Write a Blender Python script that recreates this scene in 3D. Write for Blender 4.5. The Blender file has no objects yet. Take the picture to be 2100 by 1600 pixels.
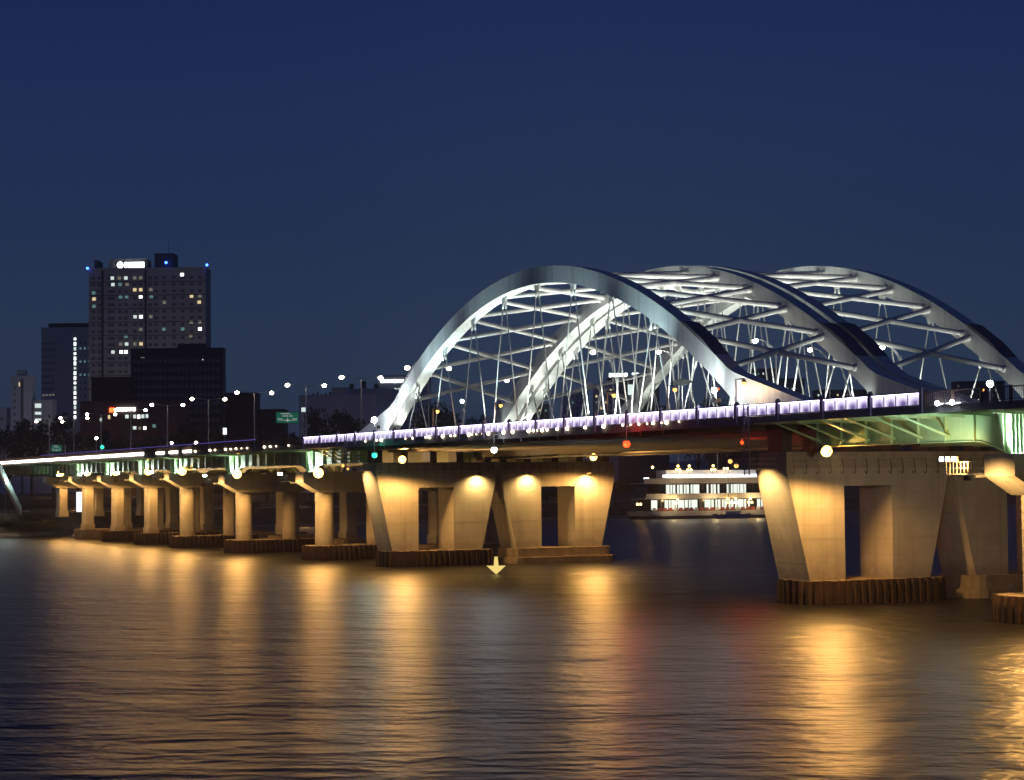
import bpy, math, random
from mathutils import Vector, Matrix
R = math.radians
random.seed(7)
SC = bpy.context.scene
COL = SC.collection
PI = math.pi

# ------------------------------------------------------------------ camera
# World: X runs along the bridge (towards the viewer's right), Y across it (away), Z up, water at Z = 0.
CAM_POS = Vector((0.0, -111.0, 12.3))
TH, TILT, ROLL = math.atan(1971 / 4100.0), math.atan(189 / 4100.0), 0.010
d0 = Vector((-math.cos(TH), math.sin(TH), 0)); r0 = Vector((math.sin(TH), math.cos(TH), 0)); zz = Vector((0, 0, 1))
fw = d0 * math.cos(TILT) + zz * math.sin(TILT); uu = -d0 * math.sin(TILT) + zz * math.cos(TILT)
rt = r0 * math.cos(ROLL) - uu * math.sin(ROLL); upv = uu * math.cos(ROLL) + r0 * math.sin(ROLL)
cam = bpy.data.cameras.new('camera'); cam.sensor_width = 36; cam.lens = 36 * 4100 / 2100.0
cam.clip_start = 0.5; cam.clip_end = 20000
camo = bpy.data.objects.new('camera', cam); COL.objects.link(camo)
M4 = Matrix((rt, upv, -fw)).transposed().to_4x4(); M4.translation = CAM_POS
camo.matrix_world = M4
SC.camera = camo

# ------------------------------------------------------------------ dusk sky
w = bpy.data.worlds.new('World'); SC.world = w; w.use_nodes = True
nt = w.node_tree; nt.nodes.clear()
out = nt.nodes.new('ShaderNodeOutputWorld'); bg = nt.nodes.new('ShaderNodeBackground')
tc = nt.nodes.new('ShaderNodeTexCoord'); sep = nt.nodes.new('ShaderNodeSeparateXYZ'); ramp = nt.nodes.new('ShaderNodeValToRGB')
nt.links.new(tc.outputs['Generated'], sep.inputs[0]); nt.links.new(sep.outputs['Z'], ramp.inputs[0])
cr = ramp.color_ramp
stops = [(0.0, (0.036, 0.053, 0.092)), (0.05, (0.027, 0.047, 0.094)), (0.12, (0.0168, 0.0345, 0.089)), (0.24, (0.0095, 0.0225, 0.092)), (0.6, (0.006, 0.012, 0.052)), (1.0, (0.004, 0.009, 0.038))]
cr.elements[0].position = 0; cr.elements[0].color = stops[0][1] + (1,)
cr.elements[1].position = 1; cr.elements[1].color = stops[-1][1] + (1,)
for p, c in stops[1:-1]:
    e = cr.elements.new(p); e.color = c + (1,)
nt.links.new(ramp.outputs[0], bg.inputs[0]); bg.inputs[1].default_value = 1.0
nt.links.new(bg.outputs[0], out.inputs[0])

SC.view_settings.view_transform = 'Standard'; SC.view_settings.look = 'None'
SC.view_settings.exposure = 0.0; SC.view_settings.gamma = 1.0; SC.view_settings.use_curve_mapping = False
SC.render.engine = 'CYCLES'
SC.cycles.use_denoising = True
SC.cycles.sample_clamp_indirect = 6.0
SC.cycles.max_bounces = 6; SC.cycles.diffuse_bounces = 2; SC.cycles.glossy_bounces = 3; SC.cycles.transmission_bounces = 3
SC.cycles.caustics_reflective = False; SC.cycles.caustics_refractive = False
SC.cycles.blur_glossy = 0.5

# ------------------------------------------------------------------ materials
MAT = {}
def newmat(name):
    m = bpy.data.materials.new(name); m.use_nodes = True; MAT[name] = m
    return m, m.node_tree, m.node_tree.nodes['Principled BSDF']
def noise_mat(name, c1, c2, scale=1.0, rough=0.7, metal=0.0, bump=0.0, bscale=None, detail=6, stretch=(1, 1, 1), streak=None, rough2=None):
    """two-tone noise surface with optional fine relief and vertical weather streaks"""
    m, t, b = newmat(name); N = t.nodes; L = t.links
    geo = N.new('ShaderNodeNewGeometry'); mp = N.new('ShaderNodeMapping'); mp.inputs['Scale'].default_value = stretch
    L.new(geo.outputs['Position'], mp.inputs[0])
    n = N.new('ShaderNodeTexNoise'); n.inputs['Scale'].default_value = scale; n.inputs['Detail'].default_value = detail; n.inputs['Roughness'].default_value = 0.65
    L.new(mp.outputs[0], n.inputs[0])
    cr = N.new('ShaderNodeValToRGB'); cr.color_ramp.elements[0].position = 0.35; cr.color_ramp.elements[1].position = 0.68
    cr.color_ramp.elements[0].color = (*c1, 1); cr.color_ramp.elements[1].color = (*c2, 1)
    L.new(n.outputs[0], cr.inputs[0]); colout = cr.outputs[0]
    if streak:
        mp2 = N.new('ShaderNodeMapping'); mp2.inputs['Scale'].default_value = (1.3, 1.3, 0.06); L.new(geo.outputs['Position'], mp2.inputs[0])
        n2 = N.new('ShaderNodeTexNoise'); n2.inputs['Scale'].default_value = 1.0; n2.inputs['Detail'].default_value = 5; L.new(mp2.outputs[0], n2.inputs[0])
        c2r = N.new('ShaderNodeValToRGB'); c2r.color_ramp.elements[0].position = 0.5; c2r.color_ramp.elements[1].position = 0.75
        L.new(n2.outputs[0], c2r.inputs[0])
        mx = N.new('ShaderNodeMix'); mx.data_type = 'RGBA'; mx.inputs[7].default_value = (*streak, 1)
        mul = N.new('ShaderNodeMath'); mul.operation = 'MULTIPLY'; mul.inputs[1].default_value = 0.55; L.new(c2r.outputs[0], mul.inputs[0])
        L.new(mul.outputs[0], mx.inputs[0]); L.new(colout, mx.inputs[6]); colout = mx.outputs[2]
    L.new(colout, b.inputs['Base Color'])
    b.inputs['Roughness'].default_value = rough; b.inputs['Metallic'].default_value = metal
    if bump:
        n3 = N.new('ShaderNodeTexNoise'); n3.inputs['Scale'].default_value = bscale or scale * 6; n3.inputs['Detail'].default_value = 4
        L.new(geo.outputs['Position'], n3.inputs[0])
        bp = N.new('ShaderNodeBump'); bp.inputs['Strength'].default_value = bump; bp.inputs['Distance'].default_value = 0.05
        L.new(n3.outputs[0], bp.inputs['Height']); L.new(bp.outputs[0], b.inputs['Normal'])
    return m
def emit_mat(name, col, s):
    m, t, b = newmat(name)
    b.inputs['Base Color'].default_value = (0.02, 0.02, 0.02, 1)
    b.inputs['Emission Color'].default_value = (*col, 1); b.inputs['Emission Strength'].default_value = s
    return m

noise_mat('concrete', (0.40, 0.375, 0.345), (0.50, 0.475, 0.44), 0.35, 0.85, bump=0.25, bscale=3, streak=(0.27, 0.245, 0.22))
noise_mat('concrete_old', (0.30, 0.27, 0.24), (0.42, 0.38, 0.34), 0.5, 0.9, bump=0.35, bscale=3, streak=(0.18, 0.16, 0.14))
noise_mat('footing', (0.22, 0.17, 0.13), (0.34, 0.28, 0.22), 0.6, 0.9, bump=0.4, bscale=4, streak=(0.12, 0.09, 0.07))
noise_mat('rust_pile', (0.045, 0.026, 0.019), (0.095, 0.050, 0.034), 1.2, 0.85, bump=0.5, bscale=8, streak=(0.04, 0.022, 0.015))
noise_mat('white_paint', (0.66, 0.68, 0.66), (0.74, 0.755, 0.74), 0.3, 0.42, bump=0.04, bscale=2, streak=(0.36, 0.37, 0.35))
noise_mat('tube_paint', (0.66, 0.645, 0.63), (0.74, 0.73, 0.715), 0.4, 0.45, streak=(0.52, 0.5, 0.49))
noise_mat('green_paint', (0.24, 0.40, 0.20), (0.32, 0.48, 0.27), 0.5, 0.5, streak=(0.19, 0.28, 0.15))
noise_mat('dark_steel', (0.030, 0.028, 0.030), (0.060, 0.055, 0.055), 0.8, 0.55, metal=0.2)
noise_mat('brown_steel', (0.075, 0.045, 0.038), (0.12, 0.075, 0.065), 0.8, 0.55)
noise_mat('violet_steel', (0.17, 0.14, 0.26), (0.24, 0.20, 0.34), 0.8, 0.5)
noise_mat('galvanised', (0.38, 0.39, 0.40), (0.52, 0.53, 0.54), 2.0, 0.45, metal=0.5)
noise_mat('asphalt', (0.04, 0.04, 0.042), (0.065, 0.065, 0.067), 3, 0.9, bump=0.3)
noise_mat('fascia', (0.16, 0.15, 0.17), (0.22, 0.21, 0.23), 0.6, 0.7, streak=(0.1, 0.09, 0.1))
noise_mat('bank_soil', (0.10, 0.075, 0.045), (0.19, 0.15, 0.10), 0.25, 0.95, bump=0.6, bscale=1.5)
noise_mat('bank_stone', (0.20, 0.17, 0.14), (0.30, 0.26, 0.22), 0.4, 0.9, bump=0.5, bscale=1.2, streak=(0.12, 0.1, 0.08))
noise_mat('path', (0.30, 0.29, 0.28), (0.38, 0.37, 0.36), 0.6, 0.9)
noise_mat('earth', (0.035, 0.04, 0.028), (0.06, 0.06, 0.04), 0.05, 0.95)
noise_mat('hill', (0.022, 0.032, 0.024), (0.045, 0.055, 0.04), 0.01, 0.95)
noise_mat('bark', (0.06, 0.045, 0.03), (0.11, 0.08, 0.06), 2, 0.9)
noise_mat('leaf', (0.028, 0.045, 0.018), (0.07, 0.095, 0.04), 0.5, 0.7)
noise_mat('leaf_warm', (0.06, 0.065, 0.025), (0.12, 0.115, 0.045), 0.5, 0.7)
noise_mat('wall_beige', (0.54, 0.47, 0.42), (0.62, 0.55, 0.49), 0.1, 0.85)
noise_mat('wall_grey', (0.54, 0.55, 0.58), (0.62, 0.63, 0.66), 0.08, 0.8)
noise_mat('wall_white', (0.74, 0.75, 0.77), (0.82, 0.83, 0.84), 0.1, 0.8)
noise_mat('wall_black', (0.045, 0.042, 0.048), (0.07, 0.065, 0.07), 0.1, 0.6)
noise_mat('wall_maroon', (0.05, 0.026, 0.028), (0.075, 0.04, 0.04), 0.1, 0.7)
noise_mat('wall_brick', (0.16, 0.085, 0.07), (0.22, 0.13, 0.11), 0.2, 0.8)
noise_mat('dark_glass', (0.015, 0.018, 0.025), (0.03, 0.035, 0.045), 0.4, 0.15)
noise_mat('window_dark', (0.17, 0.16, 0.165), (0.26, 0.25, 0.25), 0.4, 0.2)
noise_mat('sign_green', (0.0, 0.13, 0.075), (0.0, 0.16, 0.09), 1.0, 0.4)
noise_mat('boat_white', (0.68, 0.67, 0.66), (0.78, 0.77, 0.76), 0.3, 0.45, streak=(0.55, 0.52, 0.48))
noise_mat('boat_dark', (0.05, 0.045, 0.05), (0.08, 0.07, 0.075), 0.4, 0.5)
noise_mat('boat_red', (0.32, 0.07, 0.04), (0.42, 0.10, 0.06), 0.6, 0.5)
noise_mat('lamp_hood', (0.10, 0.10, 0.10), (0.16, 0.155, 0.15), 2, 0.5, metal=0.3)
noise_mat('stair_glass', (0.42, 0.55, 0.52), (0.52, 0.66, 0.63), 0.4, 0.25)

for nm_ in ('concrete', 'concrete_old'):
    t = MAT[nm_].node_tree; N, L = t.nodes, t.links; b = N['Principled BSDF']; src = b.inputs['Base Color'].links[0].from_socket
    geo = N.new('ShaderNodeNewGeometry'); sp_ = N.new('ShaderNodeSeparateXYZ'); L.new(geo.outputs['Position'], sp_.inputs[0]); fac = None
    for ax_, per, th in (('Z', 1.55, .022), ('Y', 2.4, .010)):
        dv = N.new('ShaderNodeMath'); dv.operation = 'DIVIDE'; dv.inputs[1].default_value = per; L.new(sp_.outputs[ax_], dv.inputs[0])
        fr0 = N.new('ShaderNodeMath'); fr0.operation = 'FRACT'; L.new(dv.outputs[0], fr0.inputs[0])
        lt = N.new('ShaderNodeMath'); lt.operation = 'LESS_THAN'; lt.inputs[1].default_value = th; L.new(fr0.outputs[0], lt.inputs[0])
        if fac is None: fac = lt.outputs[0]
        else:
            mxx = N.new('ShaderNodeMath'); mxx.operation = 'MAXIMUM'; L.new(fac, mxx.inputs[0]); L.new(lt.outputs[0], mxx.inputs[1]); fac = mxx.outputs[0]
    hv = N.new('ShaderNodeMath'); hv.operation = 'MULTIPLY'; hv.inputs[1].default_value = .45; L.new(fac, hv.inputs[0])
    # damp, algae-dark tide mark with a ragged edge near the water
    nn = N.new('ShaderNodeTexNoise'); nn.inputs['Scale'].default_value = .8; nn.inputs['Detail'].default_value = 5; L.new(geo.outputs['Position'], nn.inputs[0])
    tz = N.new('ShaderNodeMath'); tz.operation = 'MULTIPLY_ADD'; tz.inputs[1].default_value = -2.4; L.new(nn.outputs[0], tz.inputs[0]); L.new(sp_.outputs['Z'], tz.inputs[2])
    mr = N.new('ShaderNodeMapRange'); mr.inputs['From Min'].default_value = 2.6; mr.inputs['From Max'].default_value = 1.4; mr.inputs['To Max'].default_value = .5; L.new(tz.outputs[0], mr.inputs['Value'])
    mxa = N.new('ShaderNodeMath'); mxa.operation = 'MAXIMUM'; L.new(hv.outputs[0], mxa.inputs[0]); L.new(mr.outputs[0], mxa.inputs[1])
    mx = N.new('ShaderNodeMix'); mx.data_type = 'RGBA'; mx.inputs[7].default_value = (.17, .15, .125, 1); L.new(mxa.outputs[0], mx.inputs[0]); L.new(src, mx.inputs[6]); L.new(mx.outputs[2], b.inputs['Base Color'])

SODIUM = (1.0, 0.50, 0.125); WARM = (1.0, 0.84, 0.62); COOL = (0.86, 0.97, 1.0)
emit_mat('em_sodium', (1.0, 0.56, 0.13), 9.0)
emit_mat('em_sodium_small', (1.0, 0.44, 0.10), 3.0)
emit_mat('em_bank', (1.0, 0.52, 0.17), 420.0)
emit_mat('em_street', WARM, 40.0)
emit_mat('em_cool', COOL, 60.0)
emit_mat('em_cool_flood', COOL, 220.0)
emit_mat('em_green_nav', (0.05, 0.95, 0.60), 1.6)
emit_mat('em_white_nav', (0.85, 0.92, 1.0), 6.0)
emit_mat('em_red_nav', (1.0, 0.05, 0.01), 4.0)
emit_mat('em_led_violet', (0.80, 0.70, 1.0), 9.0)
emit_mat('em_headlight', (1.0, 0.80, 0.50), 14.0)
emit_mat('em_trail', (1.0, 0.90, 0.72), 9.0)
emit_mat('em_violet_line', (0.25, 0.20, 1.0), 0.5)
emit_mat('em_win_white', (0.85, 1.0, 0.95), 0.9)
emit_mat('em_win_bright', (0.95, 1.0, 0.98), 3.0)
emit_mat('em_win_warm', (1.0, 0.80, 0.42), 0.9)
emit_mat('em_win_teal', (0.35, 0.75, 0.72), 0.28)
emit_mat('em_win_dim', (0.75, 0.70, 0.55), 0.22)
emit_mat('em_sign_white', (0.9, 1.0, 1.0), 7.0)
emit_mat('em_sign_red', (1.0, 0.10, 0.02), 5.0)
emit_mat('em_blue', (0.03, 0.10, 1.0), 14.0)
emit_mat('em_boat_strip', (0.95, 0.97, 1.0), 3.2)
emit_mat('em_boat_window', (0.92, 1.0, 0.86), 1.15)
emit_mat('em_globe', (1.0, 0.60, 0.16), 14.0)
emit_mat('em_arrow', (1.0, 0.74, 0.22), 0.95)
emit_mat('em_lightbox', (0.9, 0.95, 1.0), 1.6)
emit_mat('em_sign_green', (0.02, 0.35, 0.22), 0.22)
emit_mat('em_sign_text', (0.85, 0.95, 0.9), 0.35)

# pale lilac railing panel: dark rounded print; strip light's glow and streaks painted as emission
m, t, b = newmat('panel_lilac'); N, L = t.nodes, t.links
tcx = N.new('ShaderNodeTexCoord'); oi = N.new('ShaderNodeObjectInfo')
cb = N.new('ShaderNodeVectorMath'); cb.operation = 'ADD'; mpp = N.new('ShaderNodeMapping'); mpp.inputs['Scale'].default_value = (7, 1, 2.2)
sc_ = N.new('ShaderNodeVectorMath'); sc_.operation = 'SCALE'; sc_.inputs[0].default_value = (37, 11, 23); L.new(oi.outputs['Random'], sc_.inputs['Scale'])
L.new(tcx.outputs['Object'], mpp.inputs[0]); L.new(mpp.outputs[0], cb.inputs[0]); L.new(sc_.outputs[0], cb.inputs[1])
nz = N.new('ShaderNodeTexNoise'); nz.inputs['Scale'].default_value = 1.0; nz.inputs['Detail'].default_value = 4; L.new(cb.outputs[0], nz.inputs[0])
gm = N.new('ShaderNodeMapping'); gm.inputs['Location'].default_value = (-.25, 0, -.35); gm.inputs['Scale'].default_value = (1.5, 0, 1.7); L.new(tcx.outputs['Object'], gm.inputs[0])
ln_ = N.new('ShaderNodeVectorMath'); ln_.operation = 'LENGTH'; L.new(gm.outputs[0], ln_.inputs[0])
ad_ = N.new('ShaderNodeMath'); ad_.operation = 'MULTIPLY_ADD'; ad_.inputs[1].default_value = .9; L.new(nz.outputs[0], ad_.inputs[0]); L.new(ln_.outputs['Value'], ad_.inputs[2])
hf = N.new('ShaderNodeMath'); hf.operation = 'MULTIPLY'; hf.inputs[1].default_value = .5; L.new(ad_.outputs[0], hf.inputs[0])
rp = N.new('ShaderNodeValToRGB'); rp.color_ramp.elements[0].position = .42; rp.color_ramp.elements[0].color = (.12, .08, .23, 1); 
rp.color_ramp.elements[1].position = .88; rp.color_ramp.elements[1].color = (.84, .77, 1.0, 1); L.new(hf.outputs[0], rp.inputs[0])
L.new(rp.outputs[0], b.inputs['Emission Color']); b.inputs['Emission Strength'].default_value = 1.2; b.inputs['Base Color'].default_value = (.5, .45, .6, 1); b.inputs['Roughness'].default_value = .5

# river surface
m, t, b = newmat('river'); N, L = t.nodes, t.links
geo = N.new('ShaderNodeNewGeometry')
b.inputs['Base Color'].default_value = (0.010, 0.010, 0.010, 1); b.inputs['Roughness'].default_value = 0.37; b.inputs['IOR'].default_value = 1.333
rotm = N.new('ShaderNodeMapping'); rotm.vector_type = 'TEXTURE'; rotm.inputs['Rotation'].default_value = (0, 0, math.atan2(r0.y, r0.x)); L.new(geo.outputs['Position'], rotm.inputs[0])
def wave(scale, stretch, detail):
    mp = N.new('ShaderNodeMapping'); mp.inputs['Scale'].default_value = stretch; L.new(rotm.outputs[0], mp.inputs[0])
    n = N.new('ShaderNodeTexNoise'); n.inputs['Scale'].default_value = scale; n.inputs['Detail'].default_value = detail; n.inputs['Roughness'].default_value = 0.6
    L.new(mp.outputs[0], n.inputs[0]); return n
n1 = wave(0.62, (0.55, 1, 1), 3); n2 = wave(0.10, (0.6, 1, 1), 3)
ad = N.new('ShaderNodeMath'); ad.operation = 'MULTIPLY_ADD'; ad.inputs[1].default_value = 3.0
L.new(n2.outputs[0], ad.inputs[0]); L.new(n1.outputs[0], ad.inputs[2])
bp = N.new('ShaderNodeBump'); bp.inputs['Strength'].default_value = 0.72; bp.inputs['Distance'].default_value = 0.45
L.new(ad.outputs[0], bp.inputs['Height']); L.new(bp.outputs[0], b.inputs['Normal'])

# ------------------------------------------------------------------ mesh helpers
BASE = {}
def base_of(o):
    return BASE.get(o.name, Vector((0, 0, 0))) if o else Vector((0, 0, 0))
class MB:
    def __init__(s): s.v = []; s.f = []; s.m = []
    def face(s, idx, mi=0): s.f.append(idx); s.m.append(mi)
    def quad(s, a, b_, c, d, mi=0):
        n = len(s.v); s.v += [a, b_, c, d]; s.face((n, n + 1, n + 2, n + 3), mi)
    def hexa(s, p, mi=0):          # 4 bottom (ccw from above), 4 top
        n = len(s.v); s.v += [tuple(q) for q in p]
        for q in ((3, 2, 1, 0), (4, 5, 6, 7), (0, 1, 5, 4), (1, 2, 6, 5), (2, 3, 7, 6), (3, 0, 4, 7)): s.face(tuple(n + i for i in q), mi)
        return s
    def box(s, x0, x1, y0, y1, z0, z1, mi=0):
        s.hexa([(x0, y0, z0), (x1, y0, z0), (x1, y1, z0), (x0, y1, z0), (x0, y0, z1), (x1, y0, z1), (x1, y1, z1), (x0, y1, z1)], mi); return s
    def cbox(s, c, sz, mi=0):
        return s.box(c[0] - sz[0] / 2, c[0] + sz[0] / 2, c[1] - sz[1] / 2, c[1] + sz[1] / 2, c[2] - sz[2] / 2, c[2] + sz[2] / 2, mi)
    def prism_x(s, poly, x0, x1, mi=0):      # poly of (y,z), extruded along x
        n = len(s.v); k = len(poly)
        s.v += [(x0, y, z) for y, z in poly] + [(x1, y, z) for y, z in poly]
        s.face(tuple(n + i for i in range(k))[::-1], mi); s.face(tuple(n + k + i for i in range(k)), mi)
        for i in range(k): j = (i + 1) % k; s.face((n + i, n + j, n + k + j, n + k + i), mi)
        return s
    def prism_y(s, poly, y0, y1, mi=0):      # poly of (x,z)
        n = len(s.v); k = len(poly)
        s.v += [(x, y0, z) for x, z in poly] + [(x, y1, z) for x, z in poly]
        s.face(tuple(n + i for i in range(k)), mi); s.face(tuple(n + k + i for i in range(k))[::-1], mi)
        for i in range(k): j = (i + 1) % k; s.face((n + j, n + i, n + k + i, n + k + j), mi)
        return s
    def prism_z(s, poly, z0, z1, mi=0):
        n = len(s.v); k = len(poly)
        s.v += [(x, y, z0) for x, y in poly] + [(x, y, z1) for x, y in poly]
        s.face(tuple(n + i for i in range(k))[::-1], mi); s.face(tuple(n + k + i for i in range(k)), mi)
        for i in range(k): j = (i + 1) % k; s.face((n + i, n + j, n + k + j, n + k + i), mi)
        return s
    def tube(s, p, q, r, n=8, r2=None, mi=0, caps=True):
        p = Vector(p); q = Vector(q); r2 = r if r2 is None else r2
        d = (q - p).normalized(); a = d.orthogonal().normalized(); b_ = d.cross(a); k = len(s.v)
        for c, rr in ((p, r), (q, r2)):
            for i in range(n):
                an = 2 * PI * i / n; s.v.append(tuple(c + a * math.cos(an) * rr + b_ * math.sin(an) * rr))
        for i in range(n): j = (i + 1) % n; s.face((k + i, k + j, k + n + j, k + n + i), mi)
        if caps: s.face(tuple(k + i for i in range(n))[::-1], mi); s.face(tuple(k + n + i for i in range(n)), mi)
        return s
    def path(s, pts, r, n=6, mi=0):
        for a, b_ in zip(pts[:-1], pts[1:]): s.tube(a, b_, r, n, mi=mi)
        return s
    def ball(s, c, r, nu=10, nv=6, mi=0, sz=1.0):
        k = len(s.v); c = Vector(c)
        s.v.append((c.x, c.y, c.z - r * sz))
        for j in range(1, nv):
            ph = -PI / 2 + PI * j / nv
            for i in range(nu):
                an = 2 * PI * i / nu; s.v.append((c.x + r * math.cos(ph) * math.cos(an), c.y + r * math.cos(ph) * math.sin(an), c.z + r * sz * math.sin(ph)))
        s.v.append((c.x, c.y, c.z + r * sz)); top = len(s.v) - 1
        for i in range(nu): s.face((k, k + 1 + (i + 1) % nu, k + 1 + i), mi)
        for j in range(nv - 2):
            for i in range(nu):
                a = k + 1 + j * nu; s.face((a + i, a + (i + 1) % nu, a + nu + (i + 1) % nu, a + nu + i), mi)
        a = k + 1 + (nv - 2) * nu
        for i in range(nu): s.face((a + i, a + (i + 1) % nu, top), mi)
        return s
    def mesh(s, name, mats, off=Vector((0, 0, 0)), smooth=False):
        me = bpy.data.meshes.new(name)
        me.from_pydata([(v[0] - off[0], v[1] - off[1], v[2] - off[2]) for v in s.v], [], s.f)
        for mm in (mats if isinstance(mats, (list, tuple)) else [mats]): me.materials.append(MAT[mm])
        me.polygons.foreach_set('material_index', s.m)
        if smooth: me.polygons.foreach_set('use_smooth', [True] * len(s.f))
        me.update(); return me
    def build(s, name, mats, parent=None, smooth=False):
        off = base_of(parent); o = bpy.data.objects.new(name, s.mesh(name, mats, off, smooth)); COL.objects.link(o)
        if parent: o.parent = parent; BASE[o.name] = off
        return o
def tag(o, label=None, cat=None, group=None, kind=None):
    if label: o['label'] = label
    if cat: o['category'] = cat
    if group: o['group'] = group
    if kind: o['kind'] = kind
    return o
def thing(name, label, cat, loc, group=None):
    o = bpy.data.objects.new(name, None); COL.objects.link(o); o.location = loc; o.empty_display_size = 0.3
    BASE[o.name] = Vector(loc); return tag(o, label, cat, group)
def inst(name, me, parent, loc, rz=0.0, scale=None, rot=None):     # a piece that shares its mesh with alike pieces; loc in world
    o = bpy.data.objects.new(name, me); COL.objects.link(o)
    off = base_of(parent)
    o.location = Vector(loc) - off; o.rotation_euler = rot if rot else (0, 0, rz)
    if scale: o.scale = scale
    if parent: o.parent = parent; BASE[o.name] = Vector(loc)
    return o
def copy_thing(src, loc, rz=0.0, label=None, group=None, scale=None):
    c = src.copy(); COL.objects.link(c); c.location = loc; c.rotation_euler = (0, 0, rz); BASE[c.name] = Vector(loc)
    if scale: c.scale = scale
    if label: c['label'] = label
    if group: c['group'] = group
    for ch in list(src.children):
        d = ch.copy(); COL.objects.link(d); d.parent = c
        for g in list(ch.children):
            e_ = g.copy(); COL.objects.link(e_); e_.parent = d
    return c
def struct(o): return tag(o, kind='structure')
def light(kind, name, loc, target, power, color, size=0.3, angle=90, blend=0.5, parent=None):
    l = bpy.data.lights.new(name, kind); l.energy = power; l.color = color
    if kind == 'SPOT': l.spot_size = R(angle); l.spot_blend = blend
    if kind in ('SPOT', 'POINT'): l.shadow_soft_size = size
    o = bpy.data.objects.new(name, l); COL.objects.link(o)
    off = base_of(parent); o.location = Vector(loc) - off
    o.rotation_euler = (Vector(target) - Vector(loc)).to_track_quat('-Z', 'Y').to_euler()
    if parent: o.parent = parent
    return o
def lerp(a, b_, t_): return a + (b_ - a) * t_

# ------------------------------------------------------------------ setting: water, banks, hills
mb = MB(); mb.quad((-6000, -3000, 0), (900, -3000, 0), (900, 6000, 0), (-6000, 6000, 0))
struct(mb.build('river_water', 'river'))
mb = MB(); mb.quad((-9000, -9000, -4), (4000, -9000, -4), (4000, 9000, -4), (-9000, 9000, -4))
struct(mb.build('ground', 'earth'))
SHORE = [(-420, -1500), (-455, -500), (-480, -120), (-496, -30), (-503, -8), (-508, 4), (-517, 22), (-536, 52), (-546, 75), (-554, 104), (-568, 160), (-585, 205), (-600, 260), (-628, 340), (-668, 445), (-740, 640), (-900, 1100), (-1250, 2200), (-2200, 5500)]
def inland(i, d):
    a = SHORE[max(0, i - 1)]; c = SHORE[min(len(SHORE) - 1, i + 1)]; tx, ty = c[0] - a[0], c[1] - a[1]; l = math.hypot(tx, ty)
    return (SHORE[i][0] - ty / l * d, SHORE[i][1] + tx / l * d)
def bank_strip(name, mat, specs, sub=6):
    mb = MB(); rows = []
    for i in range(len(SHORE)):
        rows.append([(*inland(i, d), z) for d, z in specs])
    fine = []
    for a, c in zip(rows[:-1], rows[1:]):
        for k in range(sub):
            fine.append([tuple(lerp(p[j], q[j], k / sub) for j in range(3)) for p, q in zip(a, c)])
    fine.append(rows[-1]); n = len(specs)
    for ri, row in enumerate(fine):
        for ci, p in enumerate(row):
            jit = 0.18 if 0 < ci < n - 1 else 0
            mb.v.append((p[0] + random.uniform(-jit, jit), p[1], p[2] + random.uniform(-jit, jit) * 0.6))
    for ri in range(len(fine) - 1):
        for ci in range(n - 1):
            mb.face((ri * n + ci, (ri + 1) * n + ci, (ri + 1) * n + ci + 1, ri * n + ci + 1))
    return struct(mb.build(name, mat))
bank_strip('stone_revetment', 'bank_stone', [(-1.0, -1.0), (0.0, 0.25), (1.0, 0.7), (2.2, 0.85)])
bank_strip('river_bank', 'bank_soil', [(2.1, 0.6), (3.2, 1.3), (5.0, 2.4), (7.5, 3.8), (9.5, 5.2), (10.2, 5.5)])
bank_strip('riverside_path', 'path', [(10.0, 5.45), (12.0, 5.52), (16, 5.52)])
bank_strip('bank_terrain', 'earth', [(15.8, 5.5), (40, 5.6), (90, 8.0), (130, 9.0), (900, 10.0), (5000, 12.0)], 3)
def hill(name, cx, cy, rx, ry, h, seed):
    rnd = random.Random(seed); mb = MB(); n, mrow = 40, 10
    for j in range(mrow + 1):
        for i in range(n):
            a = 2 * PI * i / n; rr = j / mrow
            hh = h * (0.5 + 0.5 * math.cos(rr * PI)) * (.84 + 0.1 * math.sin(3 * a + seed) + 0.05 * math.sin(7 * a + 2 * seed)) if rr < 1 else 0
            if j == 0: hh = h
            mb.v.append((cx + rx * rr * math.cos(a), cy + ry * rr * math.sin(a), 5 + hh + (rnd.uniform(-4, 4) if 0 < j < mrow else 0)))
    for j in range(mrow):
        for i in range(n): k = (i + 1) % n; mb.face((j * n + i, (j + 1) * n + i, (j + 1) * n + k, j * n + k))
    return struct(mb.build(name, 'hill', smooth=True))
hill('far_hill', -4300, 180, 1100, 420, 120, 1)
hill('far_hill', -4600, 1300, 1400, 700, 105, 2)
hill('far_hill', -4200, 2900, 1500, 900, 100, 3)
hill('far_hill', -4700, -900, 1400, 800, 105, 4)

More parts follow.
